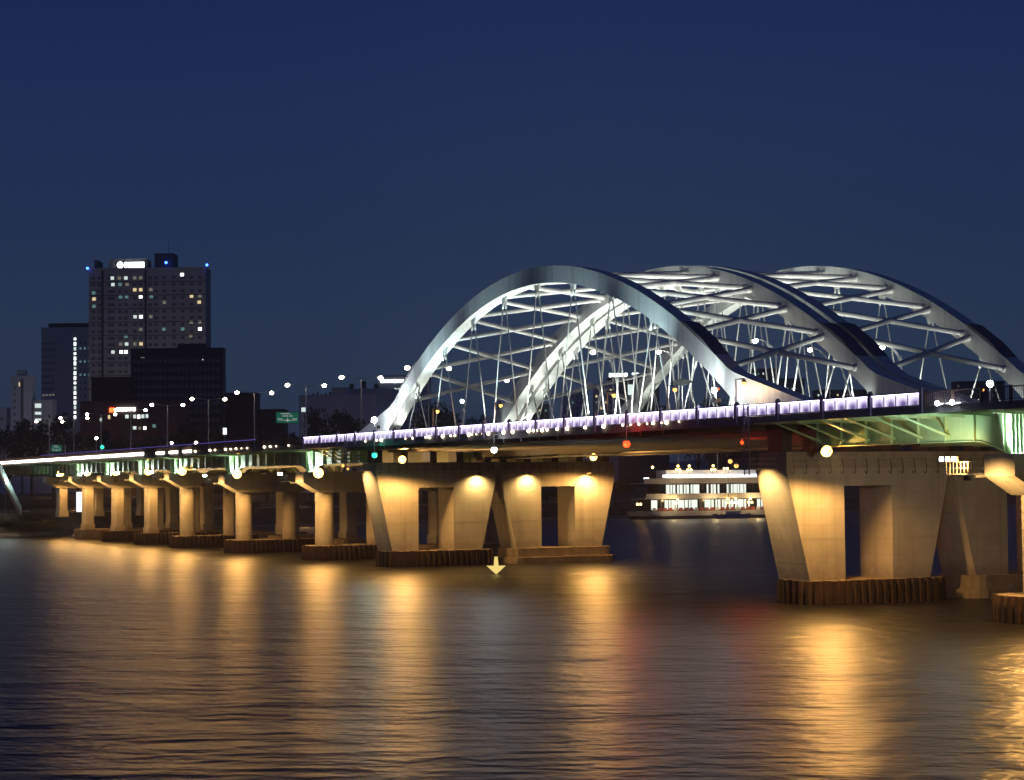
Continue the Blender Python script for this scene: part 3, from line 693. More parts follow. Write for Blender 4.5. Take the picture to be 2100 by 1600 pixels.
# warm floods on the ends of the two big near piers
for xm, zt, lb in ((-275.7, 14.2, 'small platform flood lighting the left wall pier end'), (-167.4, 13.35, 'small platform flood lighting the large right wall pier end')):
    root = thing('end_platform', lb, 'platform', (xm - 2.5, -3.4, zt), 'flood platforms at the wall pier ends')
    MB().box(xm - 2.9, xm + .6, -5.0, -2.0, zt - .06, zt + .04).build('floor', 'galvanised', root)
    for zz_ in (.5, 1.0): MB().path([(xm - 2.9, -2.1, zt + zz_), (xm - 2.9, -5.0, zt + zz_), (xm + .6, -5.0, zt + zz_), (xm + .6, -2.1, zt + zz_)], .03, 5).build('guard_rail', 'galvanised', root)
    for i in range(8): MB().tube((xm - 2.9 + i * .5, -5.0, zt), (xm - 2.9 + i * .5, -5.0, zt + 1.02), .025, 5).build('baluster', 'galvanised', root)
    for yy in (-4.9, -4.2):
        g_ = MB().ball((xm - 3.2, yy, zt + .35 if yy > -4.5 else zt + .8), .22, 10, 6).build('lamp_globe', 'em_sodium_small', root, smooth=True)
    light('SPOT', 'end_beam', (xm - 1.4, -4.9, zt - .3), (xm - .3, -.8, zt - 4.2), 3600, (1.0, .60, .20), .15, 105, .8, root)

# ladders from the railing down to the wall pier platforms
for xm, zt, lb in ((-274.8, 14.2, 'caged ladder from the deck to the left wall pier'), (-165.7, 13.35, 'caged ladder from the deck to the right wall pier')):
    root = thing('ladder', lb, 'ladder', (xm, -6.1, zt), 'maintenance ladders')
    for s_ in (-.42, .42): MB().box(xm + s_ - .05, xm + s_ + .05, -6.1, -6.0, zt - .6, DZ + 1.25).build('stile', 'violet_steel', root)
    rg = MB().tube((-.4, 0, 0), (.4, 0, 0), .035, 6).mesh('rung', 'violet_steel'); z = zt - .4
    while z < DZ + 1.1: inst('rung', rg, root, (xm, -6.05, z)); z += .48
    z = zt + 1.8
    while z < DZ - .3:
        MB().path([(xm + .42 * math.cos(a), -6.1 - .75 * abs(math.sin(a)) ** .7, z) for a in [PI + PI * i / 6 for i in range(7)]], .025, 4).build('cage_hoop', 'violet_steel', root); z += .95
    MB().box(xm - .5, xm + .5, -6.2, -4.95, zt - .62, zt - .55).build('landing', 'galvanised', root)

# ------------------------------------------------------------------ navigation lights hung below the deck
for nm, x, mat, lb in (('green', -263.5, 'em_green_nav', 'green navigation light hung under the left part of the arch span'), ('white', -223.7, 'em_white_nav', 'white navigation light hung under the middle of the arch span'), ('red', -189.9, 'em_red_nav', 'red navigation light hung under the right part of the arch span'), ('far_red', -192.0, 'em_red_nav', 'second red light under the deck behind the red navigation light')):
    if nm == 'far_red':
        root = thing('navigation_light', lb, 'navigation light', (x, 10.0, 16.4), 'navigation lights under the arch span')
        MB().tube((x, 10, 16.6), (x, 10, 17.2), .05, 6).build('hanger_pole', 'galvanised', root); MB().ball((x, 10, 16.5), .2, 10, 6).build('lens', mat, root, smooth=True)
        light('POINT', 'signal_beam', (x + .5, 10.4, 16.3), (x, 16, 16), 600, (1, .04, .01), .2, parent=root); continue
    root = thing('navigation_light', lb, 'navigation light', (x, -6.0, 16.3), 'navigation lights under the arch span')
    MB().tube((x, -6.0, 16.5), (x, -6.0, DZ - .1), .05, 6).box(x - .08, x + .08, -6.05, -5.5, DZ - .25, DZ - .15).build('hanger_pole', 'galvanised', root)
    MB().ball((x, -6.0, 16.3), .40, 12, 8).build('lens', mat, root, smooth=True)
    MB().tube((x, -6, 16.62), (x, -6, 16.85), .44, 10, .18).build('cap', 'lamp_hood', root)
    light('POINT', 'signal_beam', (x + .3, -6.45, 16.1), (x, 0, 16), {'green': 450, 'white': 700, 'red': 900}[nm], {'green': (.0, .9, .55), 'white': (.9, .95, 1), 'red': (1, .04, .01)}[nm], .3, parent=root)

# ------------------------------------------------------------------ arch uplights
def arch_lights(root, y0, near):
    fx = MB().box(-.35, .35, -.3, .3, 0, .28).box(-.28, .28, -.22, .22, .28, .42).mesh('uplight', 'lamp_hood')
    for ry in (y0 - 2.0, y0 + 15.8):
        yc = ry + .9
        for d in (-45.5, -38, -27, -14, 0, 14, 27, 38, 45.5):
            x = XC + d; hgt = zbot(d) - DZ
            off = 1.45 if (yc - y0) < 5 else -1.45
            inst('uplight', fx, root, (x, yc + off, DZ + .02))
            p = 118 * max(hgt, 4.0) ** 1.55
            light('SPOT', 'uplight_beam', (x, yc + off, DZ + .5), (x + (-3 if d > 5 else 3 if d < -5 else 0), yc, zbot(d) if abs(d) < 44 else 24), p, (.94, 1.0, .90), .15, 115, .9, root)
arch_lights(bridge1, 0.0, True); arch_lights(bridge2, 20.2, False)
# outside floods at the feet of the near rib and along the walkway
for x, z, tx, tz, p, lb in ((-266.5, 20.2, -247, 33, 12000, 'strong white floodlight at the left foot of the near arch'), (-174.0, 20.2, -192, 31.5, 4500, 'strong white floodlight at the right foot of the near arch')):
    root = thing('arch_floodlight', lb, 'floodlight', (x, -4.3, DZ), 'white floodlights outside the near arch')
    MB().box(x - .07, x + .07, -4.37, -4.23, DZ, z).build('post', 'galvanised', root)
    MB().box(x - .4, x + .4, -4.65, -4.05, z - .03, z + .4).build('housing', 'lamp_hood', root)
    sx = 1 if x < XC else -1
    MB().ball((x - sx * .25, -4.72, z + 1.2), .40 if x < XC else .26, 12, 8).build('lamp_globe', 'em_cool_flood', root, smooth=True)
    MB().tube((x - sx * .25, -4.72, z + .4), (x - sx * .25, -4.72, z + .9), .05, 6).build('stem', 'galvanised', root)
    light('SPOT', 'flood_beam', (x, -4.4, z + .6), (tx, -2, tz), p, COOL, .2, 80, .9, root)
for i, d in enumerate((-30, -12, 12, 30)):
    x = XC + d
    root = thing('arch_floodlight', ['narrow walkway flood below the left haunch of the near arch', 'narrow walkway flood left of the near arch crown', 'narrow walkway flood right of the near arch crown', 'narrow walkway flood below the right haunch of the near arch'][i], 'floodlight', (x, -5.0, DZ), 'white floodlights outside the near arch')
    MB().box(x - .25, x + .25, -5.2, -4.8, DZ + .02, DZ + .35).build('housing', 'lamp_hood', root)
    light('SPOT', 'flood_beam', (x, -5.1, DZ + 1.4), (x, -2, ztop(d) - .8), 13000, (.66, .95, 1.0), .2, 70, 1.0, root)

# ------------------------------------------------------------------ street lamps
def twin_lamp():
    root = thing('street_lamp', 'x', 'street lamp', (0, 0, 0), 'twin arm street lamps on the median')
    MB().tube((0, 0, 0), (0, 0, 12.6), .16, 10, .08).box(-.25, .25, -.25, .25, 0, .5).build('pole', 'galvanised', root)
    for s_ in (-1, 1):
        MB().path([(0, 0, 12.3), (0, s_ * 1.2, 12.62), (0, s_ * 2.5, 12.78), (0, s_ * 3.3, 12.82)], .05, 6).build('arm', 'galvanised', root)
        hd = MB().hexa([(-.18, s_ * 3.2, 12.72), (.18, s_ * 3.2, 12.72), (.18, s_ * 4.1, 12.74), (-.18, s_ * 4.1, 12.74), (-.12, s_ * 3.2, 12.9), (.12, s_ * 3.2, 12.9), (.12, s_ * 4.1, 12.86), (-.12, s_ * 4.1, 12.86)]).build('lamp_head', 'lamp_hood', root)
        MB().ball((0, s_ * 3.7, 12.60), .42, 10, 6, sz=.8).build('lamp_globe', 'em_street', hd, smooth=True)
    return root
tw = twin_lamp(); TX = [-299.5, -329.5, -358.2, -389.1, -420.6, -452.8, -485.3, -515, -545, -575]
NTH = ['nearest the arch', 'second from the arch', 'third from the arch', 'fourth from the arch', 'fifth from the arch', 'sixth from the arch', 'seventh from the arch', 'third from the far end', 'second from the far end', 'at the far end']
for i, x in enumerate(TX):
    lb = 'twin arm street lamp on the left approach median, %s' % NTH[i]
    if i == 0: tw.location = (x, 17.85, DZ); tw['label'] = lb
    else: copy_thing(tw, (x, 17.85, DZ), 0, lb)
def arm_lamp():
    root = thing('street_lamp', 'x', 'street lamp', (0, 0, 0), 'single arm street lamps between the arches')
    MB().tube((0, 0, 0), (0, 0, 8.6), .11, 8, .07).build('pole', 'galvanised', root)
    MB().path([(0, 0, 7.9), (0, -.5, 8.9), (0, -1.3, 9.55), (0, -2.4, 9.8)], .045, 6).path([(0, 0, 7.5), (0, -.6, 8.75), (0, -1.4, 9.38)], .03, 6).build('arm', 'galvanised', root)
    hd = MB().box(-.2, .2, -3.1, -2.3, 9.70, 9.86).build('lamp_head', 'lamp_hood', root)
    MB().ball((0, -2.75, 9.58), .34, 10, 6, sz=.8).build('lamp_globe', 'em_street', hd, smooth=True)
    return root
al = arm_lamp(); AL = [(-278.4, 24.7), (-214.6, 5.9), (-211.5, 13.3), (-191.5, 14.4), (-202.5, 29.3), (-196.3, 35.4)]
AT = ['behind the left arch foot', 'just left of the near arch crown', 'under the near arch crown', 'high between the near ribs on the right', 'between the far arch ribs', 'above the right end of the purple railing']
for i, (x, y) in enumerate(AL):
    lb = 'curved single arm street lamp ' + AT[i]
    if i == 0: al.location = (x, y, DZ); al['label'] = lb
    else: copy_thing(al, (x, y, DZ), 0, lb)
# small sodium walkway lamps
WL = [(-245.9, 'first from the left'), (-226.1, 'second from the left'), (-196.5, 'third from the left'), (-183.0, 'fourth from the left'), (-169.4, 'lighting the right arch foot')]
for i, (x, lb) in enumerate(WL):
    root = thing('walkway_lamp', 'small orange walkway lamp on the near bridge, ' + lb, 'street lamp', (x - 1.5, -3.9, DZ), 'orange walkway lamps')
    MB().box(x - 1.58, x - 1.46, -3.96, -3.84, DZ, DZ + 4.0).box(x - 1.46, x + .1, -3.95, -3.85, DZ + 3.9, DZ + 4.0).build('post', 'brown_steel', root)
    MB().tube((x, -3.9, DZ + 3.62), (x, -3.9, DZ + 3.9), .28, 10, .12).build('lamp_shade', 'lamp_hood', root)
    MB().ball((x, -3.9, DZ + 3.48), .24, 10, 6).build('lamp_globe', 'em_sodium_small', root, smooth=True)
    light('POINT', 'lamp_glow', (x, -3.9, DZ + 3.1), (x, -3.9, 0), 260 if i == 4 else 120, (1, .52, .16), .1, parent=root)
root = thing('walkway_lamp', 'white walkway lamp with a round sensor below the left brace tubes', 'street lamp', (-239.4, -3.2, DZ))
MB().tube((-239.4, -3.2, DZ), (-239.4, -3.2, DZ + 4.4), .07, 8).build('post', 'galvanised', root)
MB().ball((-239.4, -3.2, DZ + 4.55), .24, 10, 6).build('lamp_globe', 'em_cool', root, smooth=True)
MB().tube((-238.6, -3.2, DZ + 3.4), (-238.6, -3.3, DZ + 3.4), .3, 12).box(-239.4, -238.6, -3.24, -3.18, DZ + 3.36, DZ + 3.42).build('sensor', 'galvanised', root)
root = thing('street_lamp', 'bright white lamp above the right approach railing at the photo edge', 'street lamp', (-140.1, 3.0, DZ))
MB().tube((-140.1, 3, DZ), (-140.1, 3, DZ + 1.9), .07, 8).build('post', 'galvanised', root); MB().ball((-140.1, 3, DZ + 2.1), .30, 10, 6).build('lamp_globe', 'em_cool', root, smooth=True)
root = thing('walkway_lamp', 'small orange lamp just above the right approach railing', 'street lamp', (-132.5, -4, DZ))
MB().tube((-132.5, -4, DZ), (-132.5, -4, DZ + 1.0), .06, 8).build('post', 'brown_steel', root); MB().ball((-132.5, -4, DZ + 1.15), .17, 10, 6).build('lamp_globe', 'em_sodium_small', root, smooth=True)
for i, (x, ln) in enumerate(((-136.05, .5), (-134.1, .9))):
    root = thing('deck_light', ['left bright white deck edge light right of the purple railing', 'right bright white deck edge light right of the purple railing'][i], 'light', (x, -5.8, DZ), 'white deck edge lights')
    MB().box(x - ln, x + ln, -5.84, -5.62, DZ - .05, DZ + .05).build('housing', 'lamp_hood', root); MB().ball((x, -5.9, DZ + .15), .2, 10, 6).build('lamp_globe', 'em_cool', root, smooth=True)
    MB().box(x - ln, x + ln, -5.80, -5.70, DZ + .05, DZ + .14).build('tube', 'em_boat_strip', root)
mb = MB(); root = thing('traffic_signal', 'green traffic signal on a pole above the left approach', 'traffic signal', (-418.5, -5.2, DZ))
MB().tube((-418.5, -5.2, DZ), (-418.5, -5.2, DZ + 2.8), .07, 8).build('pole', 'galvanised', root)
MB().box(-418.9, -418.2, -5.95, -5.2, DZ + 1.6, DZ + 2.7).build('housing', 'dark_steel', root); MB().ball((-418.5, -6.0, DZ + 2.15), .45, 12, 8).build('lens', 'em_green_nav', root, smooth=True)
for i, (x, z) in enumerate(((-428.6, 22.6), (-370.3, 20.3), (-354.4, 19.95))):
    root = thing('walkway_lamp', ['tall white globe lamp beside the green traffic signal', 'low warm globe lamp right of the traffic signal, left of its pair', 'low warm globe lamp right of the traffic signal, right of its pair'][i], 'street lamp', (x, -4.8, DZ), 'globe lamps on the left approach')
    MB().tube((x, -4.8, DZ), (x, -4.8, z), .06, 8).build('post', 'galvanised', root); MB().ball((x, -4.8, z + .1), .32 if i == 0 else .24, 10, 6).build('lamp_globe', 'em_street', root, smooth=True)
# solar panel mast, cabinets
root = thing('solar_mast', 'mast with a tilted solar panel beside the fourth walkway lamp', 'mast', (-182.0, -3.6, DZ))
MB().tube((-182, -3.6, DZ), (-182, -3.6, DZ + 4.0), .08, 8).build('post', 'galvanised', root)
MB().hexa([(-183.4, -4.2, DZ + 4.15), (-180.6, -4.2, DZ + 3.75), (-180.6, -3.0, DZ + 4.25), (-183.4, -3.0, DZ + 4.65), (-183.4, -4.2, DZ + 4.22), (-180.6, -4.2, DZ + 3.82), (-180.6, -3.0, DZ + 4.32), (-183.4, -3.0, DZ + 4.72)]).build('solar_panel', 'dark_glass', root)
# ------------------------------------------------------------------ road signs
def road_sign(x, y0, y1, z0, z1, label):
    root = thing('road_sign', label, 'road sign', (x, y1 + .5, DZ), 'green direction signs')
    MB().tube((x - .25, y1 + .9, DZ), (x - .25, y1 + .9, z1 + .1), .12, 8).box(x - .3, x - .2, y0 + .3, y1 + .9, z0 + .5, z0 + .62).box(x - .3, x - .2, y0 + .3, y1 + .9, z1 - .62, z1 - .5).build('gantry', 'galvanised', root)
    b_ = MB().box(x - .12, x, y0, y1, z0, z1).build('board', ['sign_green'], root)
    bb = MB().box(x + .003, x + .012, y0 + .08, y1 - .08, z0 + .08, z1 - .08).build('face', 'em_sign_green', b_)
    w_, h_ = y1 - y0, z1 - z0; cx = (y0 + y1) / 2
    def bar(a, b2, c, d): MB().box(x + .014, x + .02, y0 + w_ * a, y0 + w_ * b2, z0 + h_ * c, z0 + h_ * d).build('marking', 'em_sign_text', b_)
    for a in (.22, .31, .40, .48, .56): bar(a, a + .06, .80, .90)
    for a in (.28, .37, .46, .58, .66): bar(a, a + .06, .60, .70)
    bar(.10, .38, .26, .30); bar(.62, .9, .26, .30); bar(.49, .52, .12, .48); bar(.38, .62, .24, .29); bar(.45, .56, .19, .33)
    for a in (.08, .15, .22, .72, .79, .86): bar(a, a + .045, .34, .44)
    return root
road_sign(-370.0, 15.9, 20.6, 24.2, 26.4, 'large green direction sign between the street lamps left of the arch')
road_sign(-500.0, 1.5, 4.2, 20.9, 22.8, 'small green direction sign low over the left approach')
road_sign(-545.0, -6.5, -3.2, 20.0, 21.8, 'green direction sign at the left photo edge')
root = thing('lit_sign', 'small white lit totem sign on the left approach', 'sign', (-377.7, 8, DZ)); MB().tube((-377.7, 8, DZ), (-377.7, 8, 22.2), .06, 8).build('post', 'galvanised', root); MB().box(-377.8, -377.6, 7.65, 8.35, 22.2, 23.5).build('light_box', 'em_lightbox', root)
root = thing('lit_sign', 'small green white lit sign under the near arch', 'sign', (-217.7, 10, DZ)); MB().tube((-217.7, 10, DZ), (-217.7, 10, 23.0), .06, 8).build('post', 'galvanised', root); MB().box(-217.8, -217.6, 9.7, 10.3, 23.0, 24.3).build('light_box', 'em_win_white', root)
# yellow arrow marker standing in for a window-glass reflection, before the gap between the left piers
root = thing('arrow_reflection', 'yellow lit arrow marker standing in for a window-glass reflection, in front of the left piers gap', 'cutout', (-243, 3.2, 0))
aw = Vector((math.cos(1.1), math.sin(1.1), 0))
def apt(h, z): return (-243 + h * .42, 3.2 + h * .9, z)
poly = [(0, -.02), (1.3, 1.15), (.32, 1.15), (.22, 2.35), (-.22, 2.35), (-.32, 1.15), (-1.3, 1.15)]
mb = MB(); n = len(poly); nd = Vector((.9, -.42, 0)) * .08
mb.v += [tuple(Vector(apt(*p)) + nd) for p in poly] + [tuple(Vector(apt(*p)) - nd) for p in poly]
mb.face(tuple(range(n))); mb.face(tuple(range(n, 2 * n))[::-1])
for i in range(n): j = (i + 1) % n; mb.face((j, i, n + i, n + j))
mb.build('arrow_board', 'em_arrow', root); MB().tube((-243.15, 3.27, -2), (-243.15, 3.27, 2.0), .08, 8).build('stake', 'galvanised', root)

# ------------------------------------------------------------------ under-deck service pipe
root = thing('service_pipe', 'service pipe slung under the far arch span', 'pipe', (-221, 19.0, 15.9))
MB().tube((-277, 19.0, 15.9), (-166, 19.0, 15.9), .16, 10).build('pipe', 'galvanised', root)
hm = MB().tube((0, 0, 0), (0, 0, 1.85), .03, 5).mesh('pipe_hanger', 'dark_steel')
for k in range(14): inst('pipe_hanger', hm, root, (-274 + k * 8.1, 19.0, 15.9))

# ------------------------------------------------------------------ buildings across the river
def frame(L_, R_):
    """local frame of a facade from its left to its right corner: u along, n towards the viewer"""
    a = Vector((L_[0], L_[1], 0)); c = Vector((R_[0], R_[1], 0)); u = (c - a).normalized(); n = Vector((u.y, -u.x, 0))
    return a, u, n, (c - a).length
def fbox(mb, fr_, u0, u1, n0, n1, z0, z1, mi=0):
    a, u, n, w_ = fr_
    P = lambda s_, t_, z: tuple(a + u * s_ + n * t_ + Vector((0, 0, z)))
    mb.hexa([P(u0, n1, z0), P(u1, n1, z0), P(u1, n0, z0), P(u0, n0, z0), P(u0, n1, z1), P(u1, n1, z1), P(u1, n0, z1), P(u0, n0, z1)], mi); return mb
def building(name, label, L_, R_, ztp, depth, mat, group=None, z0=4.0, parapet=True):
    fr_ = frame(L_, R_); a, u, n, w_ = fr_; base = a + u * w_ / 2 - n * depth / 2
    root = thing(name, label, 'building', (base.x, base.y, z0), group)
    fbox(MB(), fr_, 0, w_, -depth, 0, z0, ztp).build('wall', mat, root)
    if parapet: fbox(MB(), fr_, -.15, w_ + .15, -depth - .15, .15, ztp, ztp + .9).build('parapet', mat, root)
    return root, fr_
def fwin(root, fr_, uc, zc, w_, h_, mat, name='window', t=.08):
    return fbox(MB(), fr_, uc - w_ / 2, uc + w_ / 2, .03, t, zc - h_ / 2, zc + h_ / 2).build(name, mat, root)
def grid(root, fr_, us, zs, w_, h_, mat, skip=()):
    mb = MB()
    for u_ in us:
        for z in zs:
            if (u_, z) in skip: continue
            fbox(mb, fr_, u_ - w_ / 2, u_ + w_ / 2, .02, .06, z - h_ / 2, z + h_ / 2)
    if mb.f: tag(mb.build('dark_windows', mat, root), kind='stuff')
# tall block
root, fr_ = building('tower_block', 'tall apartment tower with a white roof sign and scattered lit windows', (-939.7, 118.2), (-915.6, 168.3), 115.0, 16, 'wall_beige')
W_ = fr_[3]; U = lambda zx: (zx - 730) / 990.0 * W_; Z = lambda zy: 116.4 - (zy - 192) / 4 * .2317
for zx in (848, 1212): fbox(MB(), fr_, U(zx) - .5, U(zx) + .5, .02, .25, 5, 114.6).build('pilaster', 'wall_black', root)
for k in range(17): fbox(MB(), fr_, .1, W_ - .1, .02, .18, Z(290 + k * 110) - 1.75, Z(290 + k * 110) - 1.45).build('floor_band', 'wall_maroon', root)
for a_, b_, h_, mt in ((770, 800, 4.0, 'wall_black'), (895, 1215, 4.5, 'wall_beige'), (1280, 1445, 7.0, 'wall_black')):
    fbox(MB(), fr_, U(a_), U(b_), -14, -2, 115.9, 115.9 + h_).build('roof_house', mt, root)
a, u, n, w_ = fr_; p = a + u * U(1390) - n * 5; MB().tube((p.x, p.y, 122), (p.x, p.y, 129), .15, 6).build('mast', 'galvanised', root)
lit = {285: [(930, 'w'), (990, 'd'), (1045, 'w'), (1120, 'd'), (1170, 'd')], 338: [(935, 'w'), (995, 't'), (1055, 'd')], 383: [(1120, 'y'), (1170, 'y'), (1255, 'd')], 405: [(772, 't')], 440: [(1000, 't'), (1050, 't'), (1170, 'b'), (1260, 't'), (1600, 'y'), (1670, 'd')],
       455: [(775, 'y')], 490: [(1370, 'd'), (1665, 'y')], 515: [(775, 't')], 605: [(1122, 'w'), (1172, 'b'), (1255, 'd')], 655: [(1598, 'd'), (1670, 'd')], 710: [(1365, 't'), (1525, 't'), (1670, 'b'), (1170, 'd')], 767: [(1592, 'd'), (1045, 't')], 828: [(1000, 'd'), (1050, 'w'), (1120, 'd'), (1172, 'y')], 892: [(935, 'w'), (1005, 'b'), (1045, 'b')], 262: [(1520, 'b')]}
WM = {'w': 'em_win_white', 'b': 'em_win_bright', 'y': 'em_win_warm', 't': 'em_win_teal', 'd': 'em_win_dim'}
for zy, ws in lit.items():
    for zx, c in ws: fwin(root, fr_, U(zx), Z(zy), 1.6, 1.5, WM[c])
grid(root, fr_, [U(z) for z in (770, 820, 905, 935, 995, 1045, 1120, 1170, 1250, 1300, 1370, 1450, 1525, 1600, 1670)], [Z(285 + 55 * k) for k in range(31)], 1.7, 1.4, 'window_dark')
fbox(MB(), fr_, U(962), U(1200), -1.9, -1.5, 116.0, 118.9).build('sign_back', 'wall_black', root)
a, u, n, w_ = fr_; cc = a + u * U(992) - n * 1.4
mb = MB(); mb.tube(cc + n * .0 + Vector((0, 0, 117.4)), cc + n * .2 + Vector((0, 0, 117.4)), 1.5, 14); mb.build('sign_emblem', 'em_sign_white', root)
for k in range(6): fbox(MB(), fr_, U(1030 + k * 28), U(1030 + k * 28) + 1.35, -1.45, -1.2, 116.1, 118.7).build('sign_letter', 'em_sign_white', root)
for uu_, zz2 in ((U(722), 115.2), (U(1387), 117.5), (U(1732), 116.2)):
    p = a + u * uu_ + n * .6; MB().ball((p.x, p.y, zz2 + .6), .62, 10, 6).build('beacon', 'em_blue', root, smooth=True); MB().tube((p.x, p.y, zz2 - 1.6), (p.x, p.y, zz2 + .2), .12, 6).build('beacon_post', 'galvanised', root)
# grey slab with a lit stair column
root, fr_ = building('office_block', 'grey block with a lit white stair column left of the tall tower', (-1000.8, 109.3), (-988.5, 133.6), 91.0, 20, 'wall_grey')
W_ = fr_[3]
fbox(MB(), fr_, W_ * .27, W_ * .60, .02, .6, 4, 91.6).build('wall_panel', 'wall_grey', root)
for k in range(17): fwin(root, fr_, W_ * .62, 86 - k * 2.45, 1.1, 1.7 if k % 3 else 1.1, 'em_win_bright' if k % 4 != 2 else 'em_win_white', 'stair_window')
for k in range(7):
    for j in range(4): fwin(root, fr_, W_ * (.04 + .06 * j), 58 - k * 4.1 + j * .05, 1.0, .9, 'em_win_dim')
grid(root, fr_, [W_ * f_ for f_ in (.03, .09, .15, .21, .72, .80, .88, .95)], [84 - k * 3.3 for k in range(23)], .9, 1.2, 'window_dark')
for k in range(3):
    for f_ in (.72, .80, .88): fwin(root, fr_, W_ * f_, 84.5 - 3.3 * (k * 2 + 1), .9, 1.0, 'em_win_teal')
fbox(MB(), fr_, W_ * .1, W_ * .95, -15, -3, 91.95, 94.2).build('roof_house', 'wall_black', root)
# slim white tower and neighbours at the left
root, fr_ = building('slim_tower', 'slim pale tower with a row of small windows at the left', (-907.6, 75.0), (-903.6, 83.4), 61.5, 8, 'wall_white')
W_ = fr_[3]; fbox(MB(), fr_, W_ * .28, W_ * .68, -5, -.8, 62.45, 65.2).build('roof_house', 'wall_grey', root); fbox(MB(), fr_, W_ * .5, W_ * .62, .02, .2, 5, 61).build('wall_recess', 'window_dark', root)
for k in range(9): fwin(root, fr_, W_ * .2, 57 - k * 3.0, .7, 1.1, 'window_dark')
fwin(root, fr_, W_ * .42, 58.5, .5, 1.8, 'em_win_warm')
root, fr_ = building('low_block', 'low white block at the left photo edge', (-914, 62), (-909.2, 73.3), 47.3, 10, 'wall_white'); W_ = fr_[3]
for k in range(3):
    for f_ in (.3, .6, .85): fwin(root, fr_, W_ * f_, 43 - k * 5.5, 1.0, 1.2, 'window_dark')
root, fr_ = building('low_block', 'small block with lit violet white panels beside the slim tower', (-903.5, 84), (-899.5, 91.8), 50.5, 8, 'wall_grey'); W_ = fr_[3]
for zc in (48.8, 45.4, 42.4): fwin(root, fr_, W_ * .28, zc, 2.8, 1.9 if zc > 48 else 1.2, 'em_win_white', 'lit_panel')
# dark blocks in front of the tower
root, fr_ = building('dark_block', 'large unlit black block in front of the tall tower', (-746.2, 87.1), (-731.0, 118.7), 63.6, 7, 'wall_black'); W_ = fr_[3]
fbox(MB(), fr_, W_ * .5, W_ * .8, -6, -1, 64.55, 66.2).build('roof_house', 'wall_black', root)
grid(root, fr_, [W_ * (.04 + .0475 * k) for k in range(20)], [59.5 - 3.2 * k for k in range(14)], 1.1, 1.5, 'window_dark')
for k in range(5): fbox(MB(), fr_, 0.1, W_ - .1, .02, .25, 20 + k * 9.5, 20.5 + k * 9.5).build('floor_band', 'wall_maroon', root)
fwin(root, fr_, W_ * .13, 61.0, 1.4, .3, 'em_win_dim'); fwin(root, fr_, W_ * .78, 60.0, .4, .4, 'em_win_white')
root, fr_ = building('dark_block', 'lower dark maroon block left of the black block', (-748.3, 72.5), (-741.8, 85.9), 52.6, 14, 'wall_maroon')
root, fr_ = building('shop_building', 'brown low building with a red and white lit sign', (-695.8, 55.8), (-680.0, 88.0), 41.2, 14, 'wall_brick'); W_ = fr_[3]
fwin(root, fr_, W_ * .31, 38.9, 1.9, 1.5, 'em_sign_red', 'sign_emblem', .3)
for k in range(5): fwin(root, fr_, W_ * (.37 + .038 * k), 39.1, 1.0, 1.2, 'em_sign_white', 'sign_letter', .3)
for a_, zc, w2, mt in ((.20, 35.6, .7, 'em_win_white'), (.28, 36.5, .8, 'em_win_warm'), (.455, 36.6, 1.2, 'em_win_white'), (.53, 36.6, 1.0, 'em_win_white'), (.57, 36.5, 1.0, 'em_win_bright'), (.61, 36.6, 1.0, 'em_win_white'), (.65, 36.7, .9, 'em_win_white'), (.53, 32.6, 1.2, 'em_win_white'), (.58, 32.5, .9, 'em_win_dim'), (.63, 32.5, 1.0, 'em_win_bright'), (.72, 33.2, 1.2, 'em_win_teal')): fwin(root, fr_, W_ * a_, zc, w2, 1.1 if zc < 36 else 1.3, mt)
grid(root, fr_, [W_ * (.05 + .06 * k) for k in range(16)], [28.6, 24.5], 1.0, 1.5, 'window_dark')
# buildings between the lamps and the arch
root, fr_ = building('hall_building', 'pale flat roofed building behind the round tree left of the arch', (-719.4, 144.9), (-706.5, 171.5), 45.2, 20, 'wall_white'); W_ = fr_[3]
fwin(root, fr_, W_ * .06, 40.6, 1.6, 1.6, 'em_win_white')
for k in range(4): fwin(root, fr_, W_ * (.23 + .035 * k), 40.2, .5, 2.0, 'window_dark')
fbox(MB(), fr_, W_ * .42, W_ * .62, -12, -.5, 46.15, 49.0).build('roof_house', 'wall_grey', root)
for k in range(6): fbox(MB(), fr_, W_ * (.1 + k * .055), W_ * (.1 + k * .055) + .7, -6, -5, 46.1, 46.6 + .4 * (k % 3)).build('roof_unit', 'wall_black', root)
root, fr_ = building('office_block', 'grey office with a row of green yellow lit windows left of the arch', (-750.6, 171.9), (-740, 192), 49.4, 16, 'wall_grey'); W_ = fr_[3]
for k in range(11): fwin(root, fr_, W_ * (.16 + .055 * k), 46.0 - (.5 if 2 < k < 7 else 0), .95, .9 if k % 3 else 1.4, 'em_win_warm' if k % 2 else 'em_win_white')
for k in range(3): fbox(MB(), fr_, W_ * (.2 + k * .22), W_ * (.2 + k * .22) + 1.6, -8, -5, 50.35, 52.5 + (k % 2)).build('roof_unit', 'wall_black', root)
root, fr_ = building('office_block', 'office with a lit roof sign directly behind the left arch foot', (-836.1, 224.0), (-826, 245), 60.0, 16, 'wall_grey'); W_ = fr_[3]
for k in range(9): fwin(root, fr_, W_ * (.08 + .06 * k), 58.3, 1.1, 1.2, 'em_sign_white' if k % 4 == 0 else 'em_win_bright', 'sign_letter', .3)
for k in range(5): fwin(root, fr_, W_ * (.27 + .07 * k), 54.8, 1.1, .6 if k < 3 else 1.1, 'em_win_bright' if k > 2 else 'em_win_white')
grid(root, fr_, [W_ * (.06 + .08 * k) for k in range(12)], [50 - 3.4 * k for k in range(9)], 1.0, 1.4, 'window_dark')
building('dark_block', 'low dark roofline right of the black block', (-768.7, 135.1), (-760, 153), 41.6, 14, 'wall_black')
building('dark_block', 'small dark annex touching the black block', (-755, 123), (-748, 137), 47.5, 14, 'wall_maroon')
